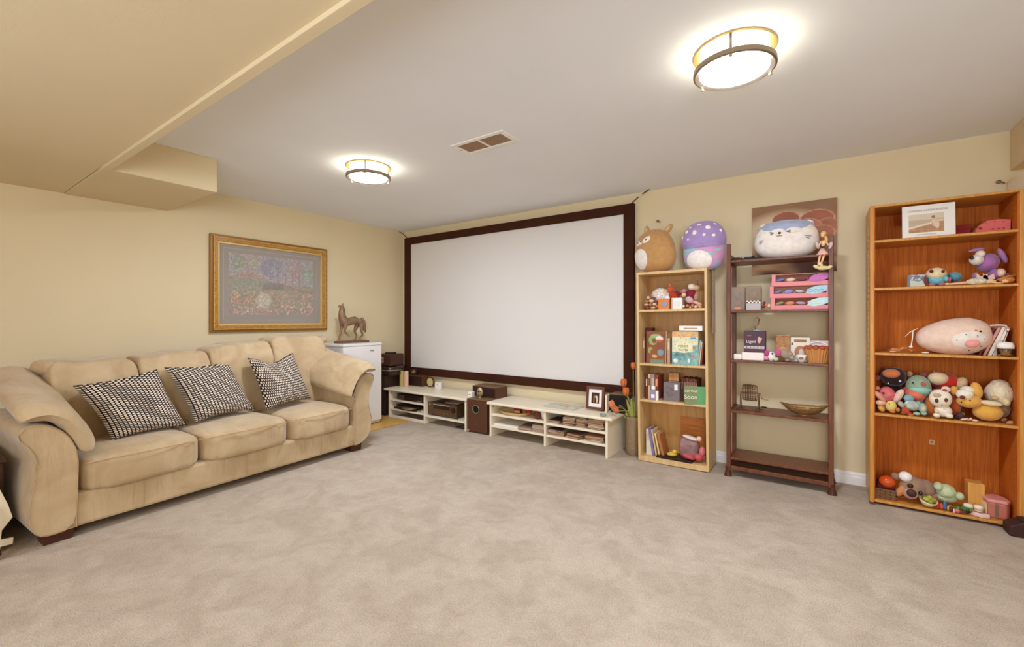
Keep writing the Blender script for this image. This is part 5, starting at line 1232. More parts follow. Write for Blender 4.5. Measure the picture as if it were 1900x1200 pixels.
M().tube([(-.09, 0, .002), (.09, 0, .002)], .003, 6).obj('base_bar', wm, t)
bx = X(1492, EY+.10); t = thing('leaf_bowl', 'shallow boat-shaped hammered gold bowl on the fourth shelf of the rack', 'bowl', (bx, EY+.12, z+.0005), .12)
gb = mat('hammered_gold', (190, 150, 96), .3, metal=.55, var=.25, scale=60, bump=.8, bscale=80)
def boat(k, off):
    def f(u, v):
        a = 2*PI*u; c, s_ = math.cos(a), math.sin(a); R_ = v
        x = .148*R_*math.copysign(abs(c)**1.0, c); y = .062*R_*math.copysign(abs(s_)**1.35, s_)
        z_ = .062*R_**2.2+.030*max(0, R_*abs(c)-.6)*1.4
        return Vector((x, y, z_+off))
    return f
M().grid(boat(1, 0), 48, 12, True).obj('bowl', gb, t, smooth=True, weld=True)
t.children[0].modifiers.new('thick', 'SOLIDIFY').thickness = .003
s = M().tube([boat(1, .001)(k/48, 1.0) for k in range(48)], .003, 6, closed=True).obj('rim', mat('dark_brass', (120, 84, 50)), t, smooth=True)
M().lathe([(.03, 0), (.025, .004)], seg=20).obj('foot', gb, t)

# ------------------------------------------------------------------ oak bookcase
OY = -.372; OX0, OX1 = 4.948, 5.636
ok = thing('oak_bookcase', 'wide worn oak bookcase full of plush toys at the right', 'bookcase', (OX0, OY, 0))
OW = OX1-OX0; OD = .345
side = [(.0, .028), (.014, 0.008), (.05, .004), (OD, .004), (OD, 1.90), (.10, 1.952), (.0, 1.952)]
for a in (0, OW-.022): M().box(a, a+.022, 0, OD, .012, 1.951).obj('side_panel', M_oak, ok, bevel=.004)
M().box(.022, OW-.022, .001, OD, 1.936, 1.951).obj('top', M_oak, ok, bevel=.002)
M().box(.018, OW-.018, OD-.008, OD, .02, 1.94).obj('back_panel', M_oaki, ok)
for a in (.0215, OW-.0275): M().box(a, a+.006, .012, OD-.008, .03, 1.934).obj('side_lining', M_oaki, ok)
OS = [.034, .597, .992, 1.414, 1.724]
for k, zz in enumerate(OS): M().box(.022, OW-.022, .003, OD-.008, zz-.016, zz).obj('shelf', M_oak, ok, bevel=.003)
M().box(.022, OW-.022, .03, .045, .002, .02).obj('plinth', M_foot, ok)
for a in (-.002, OW-.026): M().box(a, a+.028, -.004, .05, 0, .013).obj('foot', M_brown, ok, bevel=.002)
pins = M()
for a, sx in ((OW-.0278, 1),):
    for yq in (.06, OD-.06):
        for k in range(46): pins.box(a-.0006, a+.0003, yq-.0025, yq+.0025, .16+.038*k, .165+.038*k)
tag(pins.obj('peg_hole', mat('hole_brown', (120, 70, 34), .8), ok), kind='stuff')
# chipped veneer strip on the left side
s = M(); random.seed(3)
for k in range(26):
    zz = .86+.038*k; y_ = .10+.02*random.random(); s.box(-.0014, .0006, y_, y_+.02+.035*random.random(), zz, zz+.012+.022*random.random())
tag(s.obj('chipped_veneer', mat('bare_chipboard', (226, 198, 156), .9, var=.3, scale=50), ok), kind='stuff')
ybp = OY+OD-.0085
a_ = P(1729, 820, y=ybp); st = M().box(a_.x-OX0-.013, a_.x-OX0+.013, OD-.010, OD-.0078, a_.z-.016, a_.z+.016).obj('sticker', col(226, 196, 150), ok)
for dz in (-.006, .004): M().box(a_.x-OX0-.007, a_.x-OX0+.006, OD-.0106, OD-.0098, a_.z+dz, a_.z+dz+.003).obj('sticker_print', M_black, st)
M().lathe([(.006, 0), (.004, .006)], mtx=Matrix.Translation((P(1858, 814, y=ybp).x-OX0, OD-.0085, P(1858, 814, y=ybp).z)) @ Matrix.Rotation(PI/2, 4, 'X'), seg=8).obj('screw', M_black, ok)

# dark boot / box at the right front corner
c0 = P(1860, 981, z=0); t = thing('dark_storage_box', 'dark brown slanted box at the foot of the oak bookcase in the right corner', 'box', (c0.x, c0.y, 0.0005), .05)
M().prism([(0, 0), (0, .055), (.06, .088), (.30, .088), (.30, 0)], -.10, 0, 'y').obj('body', mat('dark_leatherette', (62, 32, 24), .6), t, bevel=.006)
M().box(.05, .30, -.09, -.01, .0885, .094).obj('lid', mat('dark_leatherette', (62, 32, 24)), t, bevel=.002)

# shelf 1: framed print, red box, pink purse
z = OS[4]
def beach(a, b):
    c = (226, 220, 210)
    if .115 < a < .80 and .13 < b < .72:
        h = (b-.13)/.59; q = (a-.115)/.685
        sl = .20+.36*q
        c = mix((196, 180, 156), (206, 190, 166), h)
        if h < .68 and h > sl: c = (184, 164, 138)
        if abs(h-sl-.06) < .05 and q < .7: c = (216, 198, 176)
        if h < sl: c = mix((160, 116, 78), (180, 142, 104), vn(a*22, b*30))
        if inel(q, h, .70, .80, .05, .08) < 1: c = (146, 108, 78)
        if inel(q, h, .70, .50, .05, .20) < 1 or inel(q, h, .80, .36, .07, .18) < 1: c = (214, 190, 156)
        if inel(q, h, .86, .60, .13, .045) < 1: c = (222, 198, 160)
        if inel(q, h, .68, .40, .012, .16) < 1: c = (150, 110, 80)
    return c
ya = OY+.02; xa, xb = X(1675, ya), X(1773, ya); hh = Z(1724, 378, ya)-z
t = thing('framed_print', 'white-bordered sepia beach print standing on the top shelf of the oak bookcase', 'picture', ((xa+xb)/2, ya, z+.001), .03); t.rotation_euler = (-.05, 0, .03)
board('print', xb-xa, hh-.004, .005, beach, 90, 70, t); M().box(-(xb-xa)/2-.002, (xb-xa)/2+.002, .003, .008, 0, hh-.002).obj('backing', M_white, t)
text('NORMAN HARDSCRAPPLE', .0165, col(150, 146, 138), t, (-.005, -.0035, hh*.81), sx=.95); text('FINE ART PHOTOGRAPHY', .010, col(160, 156, 146), t, (-.01, -.0035, hh*.065), sx=.8)
M().box(-.01, .01, .008, .06, 0, .004).obj('strut', M_white, t)
mkbox('red_box', 'flat dark red box right of the framed print', 'box', 1772, 1801, 417, z, OY+.16, .10, col(150, 30, 26), extra=lambda t, w, h: M().box(-w/2-.001, w/2+.001, -.001, .101, h*.62, h*.66).obj('lid_line', col(90, 16, 16), t))
xq = X(1842, OY+.10); w_ = X(1875, OY+.10)-X(1809, OY+.10)
t = thing('pink_chest', 'coral pink jewelled chest with arched lid on the top shelf', 'box', (xq, OY+.10, z+.0005))
h_ = Z(1842, 407, OY+.10)-z
M().prism([(-w_/2, 0), (w_/2, 0), (w_/2+.002, h_*.9), (w_*.2, h_), (-w_*.15, h_*.96), (-w_*.38, h_*.66), (-w_/2, h_*.3)], 0, .10, 'y').obj('body', col(214, 104, 96), t, bevel=.004)
for a, b in ((-.2, .74), (.05, .82), (.3, .76)): M().ell((w_*a, -.003, h_*b), (.004, .003, .004), seg=8, rings=5).obj('jewel', M_glass, t)
M().ell((-w_*.36, -.004, h_*.42), (.007, .004, .008), seg=10, rings=6).obj('clasp', col(150, 50, 30), t)
for a in (.0, .16, .30): M().ell((w_*a, -.002, h_*.3), (.006, .002, .005), seg=8, rings=5).obj('printed_motif', col(180, 60, 60), t)

# shelf 2
z = OS[3]
def packp(a, b):
    c = (190, 196, 178)
    if b > .45 and vn(a*9, b*9) > .5: c = (120, 130, 140)
    if inel(a, b, .62, .66, .30, .20) < 1 < inel(a, b, .62, .66, .22, .13)*1.0: c = (110, 100, 110)
    if a < .16: c = (110, 120, 130)
    return c
ya = OY+.04; xa, xb = X(1684, ya), X(1716, ya)
t = thing('printed_packet', 'small grey green printed packet left of the turquoise plush on the second shelf', 'packet', ((xa+xb)/2, ya, z+.0005))
board('front', xb-xa, Z(1700, 510, ya)-z, .004, packp, 36, 26, t, side=(190, 196, 178)); M().box(-(xb-xa)/2+.002, (xb-xa)/2-.002, .002, .04, 0, Z(1700, 512, ya)-z).obj('body', col(176, 186, 170), t, bevel=.006)
tq = pl(120, 186, 196)
plush('turquoise_plush', 'turquoise plush creature with cream face sitting on the second shelf', OY+.06, z, [('body', 1737, 519, 17, 11, .01, .045, tq), ('head', 1737, 508, 19.5, 11.5, 0, .05, pl(226, 206, 160)), ('hood', 1737, 510, 20.5, 11, .012, .05, tq), ('eye', 1728, 503, 4, 3, -.048, .008, mat('dark_red_eye', (90, 26, 22), .3), .5), ('eye', 1750, 503, 3.5, 3, -.046, .008, mat('dark_red_eye', (90, 26, 22)), -.5), ('arm', 1717, 520, 4, 8, -.02, .02, pl(120, 60, 70)), ('foot', 1729, 528, 6, 3, -.045, .02, pl(170, 110, 130)), ('foot', 1747, 527, 6, 3, -.045, .02, pl(170, 110, 130)), ('arm', 1755, 517, 5, 5, -.02, .02, tq)])
plush('teal_beanie', 'teal knitted ball-shaped toy with a pink tag behind the turquoise plush', OY+.12, z, [('body', 1771, 514, 14, 9.5, 0, .05, pl(96, 150, 162), -.3), ('pink_tag', 1762, 519, 5, 5, -.045, .01, col(214, 110, 120)), ('dark_band', 1766, 521, 2, 5, -.05, .01, M_felt)], cat='toy')
# doll lying down
yd = OY+.03
def dp(u, v, dy=0): return P(u, v, y=yd+dy)
t = thing('fashion_doll', 'blonde doll in a pale dress lying along the front of the second shelf', 'doll', (dp(1830, 530).x, yd, z+.0005)); O = Vector(t.location)
def onz(u, h, dy=0): p = P(u, 528, y=yd+dy); return Vector((p.x, yd+dy, z+h))-O
M().tube([onz(1754, .008), onz(1775, .012), onz(1800, .016)], [.005, .007, .010], 8).obj('leg', mat('doll_skin', (232, 186, 142)), t, smooth=True); M().tube([onz(1758, .008, .02), onz(1778, .012, .018), onz(1802, .016, .014)], [.005, .007, .010], 8).obj('leg', mat('doll_skin', (232, 186, 142)), t, smooth=True)
M().ell(onz(1757, .01), (.014, .010, .008), seg=10, rings=7).obj('shoe', col(226, 190, 150), t, smooth=True)
M().ell(onz(1813, .020), (.048, .022, .020), seg=18, rings=10).obj('dress', mat('pale_net', (216, 206, 176), .8, var=.3, scale=70, bump=.6, bscale=80), t, smooth=True)
M().ell(onz(1836, .016), (.030, .014, .012), seg=14, rings=8).obj('torso', mat('doll_skin', (232, 186, 142)), t, smooth=True)
M().ell(onz(1866, .020), (.020, .016, .016), seg=14, rings=8).obj('head', mat('doll_skin', (232, 186, 142)), t, smooth=True)
M().ell(onz(1868, .024, .006), (.034, .022, .020), seg=16, rings=9).tube([onz(1852, .03), onz(1870, .045), onz(1885, .050)], [.004, .006, .002], 6).tube([onz(1846, .02), onz(1862, .038), onz(1880, .038)], [.004, .006, .003], 6).obj('hair', mat('copper_hair', (196, 124, 56), .5, bump=.8, bscale=120), t, smooth=True)
M().tube([onz(1838, .012, -.012), onz(1850, .006, -.02), onz(1862, .005, -.02)], [.005, .004, .003], 6).obj('arm', mat('doll_skin', (232, 186, 142)), t, smooth=True)
for k in range(2): M().prism([(0, 0), (.05, .012), (.045, .045), (.02, .03), (.0, .05)], 0, .002, 'y', mtx=Matrix.Translation(onz(1812+12*k, .02, .03))).obj('lace_flounce', mat('pink_lace', (226, 190, 176), .7), t)
# lilac rabbit plush
pu, pu2 = pl(164, 108, 160), pl(176, 126, 176)
plush('lilac_rabbit_plush', 'lilac plush rabbit with drooping ears at the right of the second shelf', OY+.13, z, [('body', 1845, 510, 17, 11, 0, .05, pu), ('head', 1832, 487, 22, 17, -.01, .07, pu, -.35), ('muzzle', 1812, 482, 14, 9.5, -.055, .035, pl(226, 214, 206), -.1), ('cheek', 1819, 471, 10, 6.5, -.045, .03, pl(236, 220, 196), .3), ('nose', 1803, 478, 4, 4, -.09, .012, eye), ('ear', 1860, 474, 6.5, 15, 0, .02, pu2, .35), ('ear', 1812, 464, 15, 3.5, .0, .02, pu2, .15), ('arm', 1810, 513, 6, 8, -.03, .03, pu2), ('foot', 1857, 506, 9, 8, -.055, .03, pl(232, 206, 176)), ('leg', 1845, 508, 10, 9, -.04, .03, pu), ('tail', 1868, 512, 5, 5, .02, .02, pu2)])

# shelf 3: pig plush, books, jar, small toys
z = OS[2]
yp = OY+.12; x0 = X(1767, yp); bw_, bh_ = X(1838, yp)-X(1697, yp), Z(1767, 577, yp)-z
t = thing('plush_pig', 'huge pale pink egg-shaped plush pig lying on the third shelf of the oak bookcase', 'plush toy', (x0, yp, z))
s = M(); tl = .34
def pigf(u, v):
    a = 2*PI*u; tt = PI*v; st = math.sin(tt)**.82 if 0 < v < 1 else 0; ct = math.cos(tt)
    x = -bw_*.50*ct; r_ = st*(.92-.12*(-x/(bw_*.5))*-1.0*1.0)
    R1 = .112*(1+.16*(x/(bw_*.5)))*st
    return Vector((x, .11*st*math.cos(a)*(1+.12*x/(bw_*.5)), (.108+.24*max(-1, x)*.30)+R1*math.sin(a)))
pinkb = pl(236, 206, 184)
M().grid(pigf, 36, 28, True).obj('body', pinkb, t, smooth=True, weld=True)
def onp(x, zz, off=.0):
    u_ = x/(bw_*.5); st = math.sqrt(max(.001, 1-u_*u_))**.82; R1 = .112*(1+.16*u_)*st; zc2 = .108+.072*x; q = max(-.97, min(.97, (zz-zc2)/R1)); return Vector((x, -.11*st*(1+.12*u_)*math.sqrt(1-q*q)-off, zz))
def ppatch(cx, cz, rx, rz, m, nm, tw=0, off=.003):
    s = M(); c = s.b.verts.new(onp(cx, cz, off)); rows = []
    for r in range(1, 6):
        row = []
        for j in range(24):
            a = 2*PI*j/24; ex, ez = rx*math.cos(a)*r/5, rz*math.sin(a)*r/5
            row.append(s.b.verts.new(onp(cx+ex*math.cos(tw)-ez*math.sin(tw), cz+ex*math.sin(tw)+ez*math.cos(tw), off if r < 5 else -.003)))
        rows.append(row)
    for j in range(24):
        k = (j+1) % 24; s.b.faces.new((c, rows[0][j], rows[0][k]))
        for r in range(4): s.b.faces.new((rows[r][j], rows[r+1][j], rows[r+1][k], rows[r][k]))
    return s.obj(nm, m, t, smooth=True)
ppatch(.055, .095, .085, .055, pl(236, 228, 214), 'belly_patch', .15)
sn = onp(.068, .072); M().ell(sn+Vector((0, -.012, 0)), (.034, .022, .024), (0, -.1, 0), 20, 12).obj('snout', pl(236, 160, 150), t, smooth=True)
for a, b in ((.085, .150), (.105, .145)): ppatch(a, b, .007, .006, eye if a > .1 else pl(206, 140, 110), 'eye', off=.006)
for k, (a, b) in enumerate(((.0, .09), (.04, .125), (.09, .118), (.12, .10), (.11, .055), (.06, .028))): ppatch(a, b, .0035, .003, eye, 'speck', off=.006)
for a, b, ti in ((.07, .222, .1), (.02, .205, -.1)): M().ell((a, .0, b-.006), (.020, .014, .012), (0, ti, 0), 12, 8).obj('ear', pl(236, 180, 156), t, smooth=True)
xx = X(1821, OY+.10)
for k, (w_, h_, c, ti) in enumerate(((.010, .175, (110, 36, 36), .36), (.012, .178, (206, 150, 130), .36), (.016, .182, (228, 218, 196), .34), (.018, .180, (196, 188, 180), .30), (.010, .165, (214, 196, 176), .24))):
    book(['dark red book leaning on the plush pig', 'pink-edged book second from the pig', 'cream book third from the pig', 'silver grey book fourth from the pig', 'narrow beige book last before the glass jar'][k], xx-.018+.020*k, OY+.08, z+.0005, w_, .14, h_, c, ti, group='books leaning beside the plush pig', spine=(236, 226, 210) if k in (2, 3) else None)
t = thing('white_handle_object', 'pale curved plastic handle lying over the leaning books', 'handle', (X(1858, OY+.06), OY+.07, z+.178))
M().tube([(-.045, 0, .0), (-.01, 0, .005), (.02, 0, .002), (.03, 0, -.02)], [.005, .006, .006, .004], 8).obj('grip', col(214, 190, 176), t, smooth=True); M().ell((.03, 0, -.022), (.007, .006, .007), seg=8, rings=6).obj('tip', M_white, t, smooth=True)
xj = X(1866, OY+.035); t = thing('glass_jar', 'small round glass jar with a white lid on the third shelf', 'jar', (xj, OY+.04, z+.0005))
M().lathe([(.030, 0), (.034, .006), (.036, .045), (.034, .05), (.030, .045), (.028, .008), (0, .006)], seg=24).obj('jar', M_glass, t, smooth=True)
M().lathe([(.026, .008), (.027, .03), (0, .031)], seg=20).obj('contents', mat('amber_wax', (206, 150, 80), .4), t); M().lathe([(.037, .046), (.037, .062), (.030, .080), (.0, .086)], seg=24).obj('lid', M_white, t, smooth=True)
def toybits(name, label, cat, pts, y, zb, cols, fuzzy=False):
    t = thing(name, label, cat, (X(pts[0][0], y), y, zb+.0005)); 
    for k, (u, h, rx, rz, ti) in enumerate(pts):
        p = Vector((X(u, y)-t.location.x, .012*((k*2) % 3-1), h)); M().ell(p, (rx, .012, rz), (0, ti, 0), 12, 8).obj('piece', (pl if fuzzy else col)(*cols[k % len(cols)]), t, smooth=True)
    return t
toybits('toy_horse', 'small tan toy horse lying left of the plush pig', 'toy', [(1662, .018, .030, .013, .2), (1674, .026, .016, .010, -.6), (1650, .014, .014, .007, .5), (1657, .008, .020, .006, 0), (1682, .030, .012, .008, -.3), (1690, .016, .012, .006, .6), (1694, .008, .012, .005, 0)], OY+.06, z, [(180, 116, 66), (200, 130, 76), (150, 90, 50), (220, 170, 120)])
t = thing('ribbon_strap', 'white ribbon strap hanging from the plush pig', 'ribbon', (X(1693, OY+.05), OY+.05, z))
q = lambda u, v: P(u, v, y=OY+.05)-Vector(t.location)
M().tube([q(1680, 624), q(1688, 616), q(1696, 612), q(1703, 609)], .0022, 5).tube([q(1694, 614), q(1693, 628), q(1691, 640), q(1688, 645)], .003, 5).obj('strap', M_white, t, smooth=True); M().ell(q(1690, 643), (.010, .006, .007), seg=10, rings=6).obj('tassel', M_white, t, smooth=True)
M().ell(q(1717, 654), (.018, .012, .005), seg=12, rings=6).obj('tag', M_white, t)

# shelf 4: heap of plush toys
z = OS[1]
blk = pl(52, 34, 34); og = pl(206, 120, 74)
plush('black_plush', 'black oval plush with orange belly at the upper left of the toy heap', OY+.17, z, [('body', 1657, 698, 24, 17, 0, .07, blk, -.1, .8), ('belly', 1654, 693, 17, 9, -.05, .035, og), ('eye', 1670, 707, 2.5, 2, -.066, .01, M_white), ('ear', 1628, 701, 6, 5, -.01, .02, pl(176, 90, 80), -.4), ('eye', 1648, 711, 1.5, 1.5, -.066, .008, M_white), ('base', 1655, 725, 20, 16, .03, .05, blk)])
plush('spotted_pink_plush', 'small peach spotted plush ear toy behind the green round plush', OY+.20, z, [('ear', 1688, 694, 6, 6, 0, .02, mat('peach_spots', (226, 170, 130), .9, var=.4, scale=60)), ('body', 1690, 720, 10, 30, .02, .03, pl(190, 110, 90))])
gr = pl(146, 166, 136)
plush('green_round_plush', 'round sage green and coral plush with heart cheek in the toy heap', OY+.13, z, [('body', 1704, 718, 24, 22, 0, .075, gr), ('aqua_band', 1706, 722, 23.5, 10, -.012, .07, pl(150, 206, 186), -.15), ('belly', 1698, 732, 20, 11, -.03, .055, pl(214, 116, 90), -.25), ('eye', 1694, 710, 1.8, 1.8, -.074, .006, eye), ('cheek_heart', 1713, 713, 5.5, 4.5, -.066, .01, pl(190, 90, 100)), ('ear', 1714, 694, 7, 5, .02, .02, pl(150, 70, 70), -.4), ('tail', 1680, 722, 5, 4, -.02, .02, pl(190, 84, 60)), ('base', 1704, 742, 12, 20, .03, .04, gr)])
rd = pl(190, 50, 36)
plush('red_white_plush', 'red and cream plush lying on its back at the top of the toy heap', OY+.19, z, [('body', 1754, 708, 30, 16, 0, .07, rd, -.15), ('face', 1741, 702, 20, 12, -.04, .045, pl(222, 200, 160), -.1), ('snout', 1783, 712, 12, 13, -.03, .045, pl(206, 176, 130), -.3), ('antenna', 1733, 690, 1.5, 3, -.03, .008, pl(206, 170, 120)), ('tail', 1800, 716, 8, 8, 0, .03, rd), ('leg', 1738, 726, 16, 5, -.06, .02, pl(206, 80, 50), .2), ('base', 1760, 742, 28, 24, .03, .05, pl(170, 50, 40))])
pkp = mat('pink_sequin', (214, 110, 110), .5, var=.35, scale=50, bump=.5, bscale=90)
plush('pink_sequin_plush', 'pink scaly plush with floppy cream ears at the left front of the toy heap', OY+.06, z, [('head', 1645, 731, 16, 14, 0, .05, pkp), ('ear', 1632, 735, 6, 13, -.03, .025, pl(214, 150, 120), .7), ('ear', 1667, 734, 8, 14, -.01, .03, pl(226, 190, 170), -.45), ('eye', 1639, 729, 2.2, 2, -.048, .006, eye), ('muzzle', 1634, 747, 10, 5, -.03, .03, pl(226, 176, 146)), ('body', 1640, 750, 12, 12, .02, .04, pkp), ('hair', 1628, 720, 5, 4, -.02, .02, pl(206, 110, 90))])
plush('yellow_flower_plush', 'small fluffy yellow toy with orange feet in front of the pink plush', OY+.035, z, [('body', 1653, 753, 11, 10, 0, .03, pl(224, 202, 110)), ('foot', 1656, 763, 6, 3, -.02, .015, pl(206, 116, 50)), ('foot', 1666, 760, 4, 4, -.015, .015, pl(206, 116, 50)), ('wing', 1635, 757, 6, 7, 0, .02, pl(216, 160, 70), .5), ('eye', 1650, 749, 1.2, 1.2, -.03, .004, eye)])
toybits('purple_worm', 'curved purple toy worm behind the small yellow toy', 'toy', [(1660, .085, .022, .014, .2), (1668, .075, .018, .013, .6), (1673, .055, .014, .015, .9), (1676, .030, .010, .018, 0)], OY+.065, z, [(176, 130, 160), (160, 100, 130), (180, 90, 80)], True)
toybits('orange_octopus', 'small orange red toy octopus at the front of the heap', 'toy', [(1680, .030, .018, .020, 0), (1676, .010, .014, .007, .5), (1686, .012, .014, .007, -.5), (1690, .006, .014, .006, -.3), (1682, .045, .012, .012, 0)], OY+.03, z, [(190, 80, 40), (206, 100, 50)], True)
plush('teal_tiger_plush', 'pale teal striped cloth toy lying between the octopus and the white plush', OY+.035, z, [('body', 1692, 752, 15, 9, 0, .03, mat('teal_stripes', (186, 196, 180), .9, var=.5, scale=34), -.5), ('hood', 1686, 739, 10, 7, .01, .03, pl(130, 170, 176), -.6), ('head', 1712, 757, 8, 9, -.015, .028, pl(150, 180, 164)), ('face', 1713, 759, 5, 5, -.04, .012, pl(214, 190, 150)), ('ear', 1704, 749, 5, 5, 0, .02, pl(140, 170, 156)), ('foot', 1701, 767, 7, 3, -.01, .02, pl(170, 190, 160)), ('foot', 1714, 766, 6, 4, -.02, .02, pl(150, 186, 176)), ('tail', 1672, 750, 6, 8, .02, .02, pl(196, 180, 160), .6)])
wh = pl(238, 226, 204)
plush('white_big_eyed_plush', 'white plush pup with big brown eyes sitting at the front of the heap', OY+.035, z, [('body', 1750, 762, 17, 11, 0, .035, wh), ('head', 1745, 739, 21.5, 17, -.01, .05, wh), ('ear', 1755, 722, 9, 5.5, -.01, .02, pl(230, 200, 180), -.3), ('inner_ear', 1753, 724, 5, 3, -.028, .008, pl(160, 90, 80)), ('forehead_patch', 1739, 733, 8, 4, -.055, .008, pl(196, 170, 130)), ('eye', 1738, 743, 4, 4, -.054, .010, mat('brown_eye', (96, 44, 36))), ('eye', 1755, 742, 4, 4, -.054, .010, mat('brown_eye', (96, 44, 36))), ('nose', 1748, 751, 2, 1.4, -.058, .006, pl(200, 130, 120)), ('foot', 1738, 770, 7, 4.5, -.03, .025, wh), ('foot', 1761, 771, 8, 4.5, -.03, .025, wh), ('paw', 1738, 763, 4, 3, -.04, .015, pl(220, 200, 170))])
plush('orange_plush', 'orange plush behind the white big-eyed pup', OY+.11, z, [('body', 1728, 752, 14, 20, 0, .05, pl(206, 116, 50)), ('body_side', 1771, 752, 12, 18, 0, .05, pl(190, 90, 46))])
ye = pl(222, 166, 76)
plush('yellow_dog_plush', 'big yellow and white plush dog lying upside down at the right of the heap', OY+.065, z, [('body', 1832, 764, 29, 16, 0, .05, ye), ('head', 1798, 744, 24, 12, -.02, .045, ye, .1), ('muzzle', 1790, 731, 17, 10, -.03, .04, pl(238, 228, 206), .1), ('forehead', 1795, 723, 14, 7, -.01, .04, pl(236, 226, 206)), ('ear', 1812, 724, 11.5, 15, -.015, .025, ye, .2), ('ear', 1770, 724, 8, 8, 0, .02, ye), ('nose', 1786, 737, 5.5, 3.5, -.066, .012, mat('brown_nose', (112, 50, 36), .4)), ('eye', 1784, 746, 1.5, 1.5, -.062, .005, eye), ('eye', 1800, 743, 1.8, 1.8, -.062, .005, eye), ('collar', 1838, 748, 22, 5, -.03, .03, pl(230, 214, 166), -.1)])
plush('white_fluffy_plush', 'white fluffy plush with brown-spotted crest at the right end of the heap', OY+.12, z, [('body', 1853, 730, 27, 22, 0, .07, mat('ivory_fleece', (226, 210, 176), .95, var=.15, scale=30, bump=.8, bscale=70, sheen=.4)), ('crest', 1855, 716, 20, 12, .01, .05, mat('spotted_crest', (216, 196, 166), .95, var=.7, scale=40)), ('arm', 1846, 738, 8, 4, -.06, .02, pl(206, 176, 130)), ('tuft', 1866, 746, 9, 7, -.05, .03, pl(222, 200, 150)), ('base', 1860, 758, 14, 16, .02, .04, pl(150, 120, 90))])
toybits('pale_toy_bones', 'small pale pink toy pieces lying under the yellow dog', 'toy', [(1788, .012, .018, .006, -.3), (1797, .008, .014, .006, 0), (1808, .008, .016, .007, 0), (1800, .018, .006, .006, 0)], OY+.02, z, [(230, 190, 170), (236, 206, 190)])
toybits('dark_toy_ring', 'dark toy with a grey ring between the white pup and the yellow dog', 'toy', [(1781, .026, .018, .020, 0), (1787, .032, .010, .010, 0), (1776, .012, .012, .010, 0)], OY+.05, z, [(70, 50, 50), (176, 140, 90), (60, 40, 40)])
toybits('brown_paw_toy', 'brown plush paw poking out at the right end of the heap', 'plush toy', [(1872, .012, .016, .010, -.5), (1864, .022, .014, .010, -.5)], OY+.045, z, [(190, 130, 70), (150, 90, 50)], True)

# shelf 5 (bottom)
z = OS[0]
yb_ = OY+.07
t = thing('wicker_basket', 'small square brown basket at the left end of the bottom shelf', 'basket', (X(1642, yb_), yb_, z+.0005))
bwk = mat('woven_palm', (122, 84, 54), .7, bump=.8, bscale=60)
for k in range(4): M().box(-.052+.026*k, -.028+.026*k, -.030, -.024, 0, .062).obj('stake', bwk, t, bevel=.003)
M().box(-.05, .05, -.024, .03, 0, .058).obj('basket', bwk, t, bevel=.004)
for zz in (.015, .035, .055): M().box(-.054, .054, -.033, -.029, zz, zz+.010).obj('weaver', mat('woven_palm', (122, 84, 54)), t, bevel=.003)
tom = P(1646, 893, y=yb_); t = thing('orange_ball', 'glossy orange ball resting in the brown basket', 'ball', (tom.x, yb_, tom.z-.040))
M().ell((0, 0, .040), (.044, .042, .038)).obj('ball', mat('glossy_orange', (206, 80, 30), .15, spec=.6), t, smooth=True); M().ell((0, -.002, .0775), (.008, .008, .003), seg=8, rings=4).obj('stem_scar', mat('dry_twig', (122, 92, 58)), t)
toybits('pink_bow', 'pink cloth bow behind the orange ball', 'bow', [(1641, .110, .018, .010, .4), (1653, .112, .018, .010, -.4), (1630, .085, .014, .020, 0)], yb_+.07, z, [(206, 120, 120), (190, 90, 100), (70, 36, 44)], True)
mkbox('pink_cloth_bag', 'dark pink cloth bag behind the basket', 'bag', 1628, 1662, 893, z, yb_+.05, .08, mat('rose_cloth', (150, 66, 60), .8, bump=.5, bscale=30), bevel=.012)
gy_ = pl(160, 128, 104)
plush('sloth_plush', 'grey brown plush sloth with white cap lying on the bottom shelf', OY+.075, z, [('body', 1715, 906, 22, 16, .05, .06, gy_, -.5), ('head', 1693, 903, 24, 19, 0, .055, gy_, -.5), ('nose', 1691, 915, 10, 7.5, -.055, .014, mat('sloth_nose', (74, 40, 34), .5)), ('eye', 1689, 901, 6, 4.5, -.054, .010, mat('sloth_eye', (64, 34, 30), .2), -.4), ('muzzle', 1689, 914, 15, 11, -.03, .035, pl(190, 150, 130)), ('ear', 1662, 883, 9, 6, .0, .02, pl(150, 126, 96), -.5), ('cap', 1680, 884, 13, 9, -.02, .035, white_, -.3), ('eye', 1708, 915, 4.5, 4.5, -.05, .012, eye), ('arm', 1671, 910, 7, 12, -.02, .025, pl(206, 140, 84), -.4)])
toybits('pink_fringe', 'pink scarf fringe behind the green fleece', 'cloth', [(1728, .05, .03, .02, -.6), (1740, .034, .026, .014, -.4)], OY+.11, z, [(190, 120, 100), (200, 130, 110)], True)
xbw = X(1720, OY+.04); t = thing('toy_bowl', 'cream toy bowl with green salad tipped on the bottom shelf', 'bowl', (xbw, OY+.045, z+.006)); t.rotation_euler = (.25, .15, 0)
M().lathe([(.012, 0), (.030, .012), (.042, .034), (.044, .044), (.040, .042), (.028, .018), (0, .008)], seg=24).obj('bowl', col(230, 216, 170, .4), t, smooth=True)
for k in range(5): M().ell((.018*math.cos(k*1.3), .018*math.sin(k*1.3), .045+.006*(k % 2)), (.018, .014, .012), (0, 0, k), 10, 7).obj('leaf', col(*[(150, 150, 50), (176, 176, 80)][k % 2]), t, smooth=True)
gf = mat('green_fleece', (196, 206, 160), .95, var=.12, scale=30, bump=.7, bscale=50, sheen=.4)
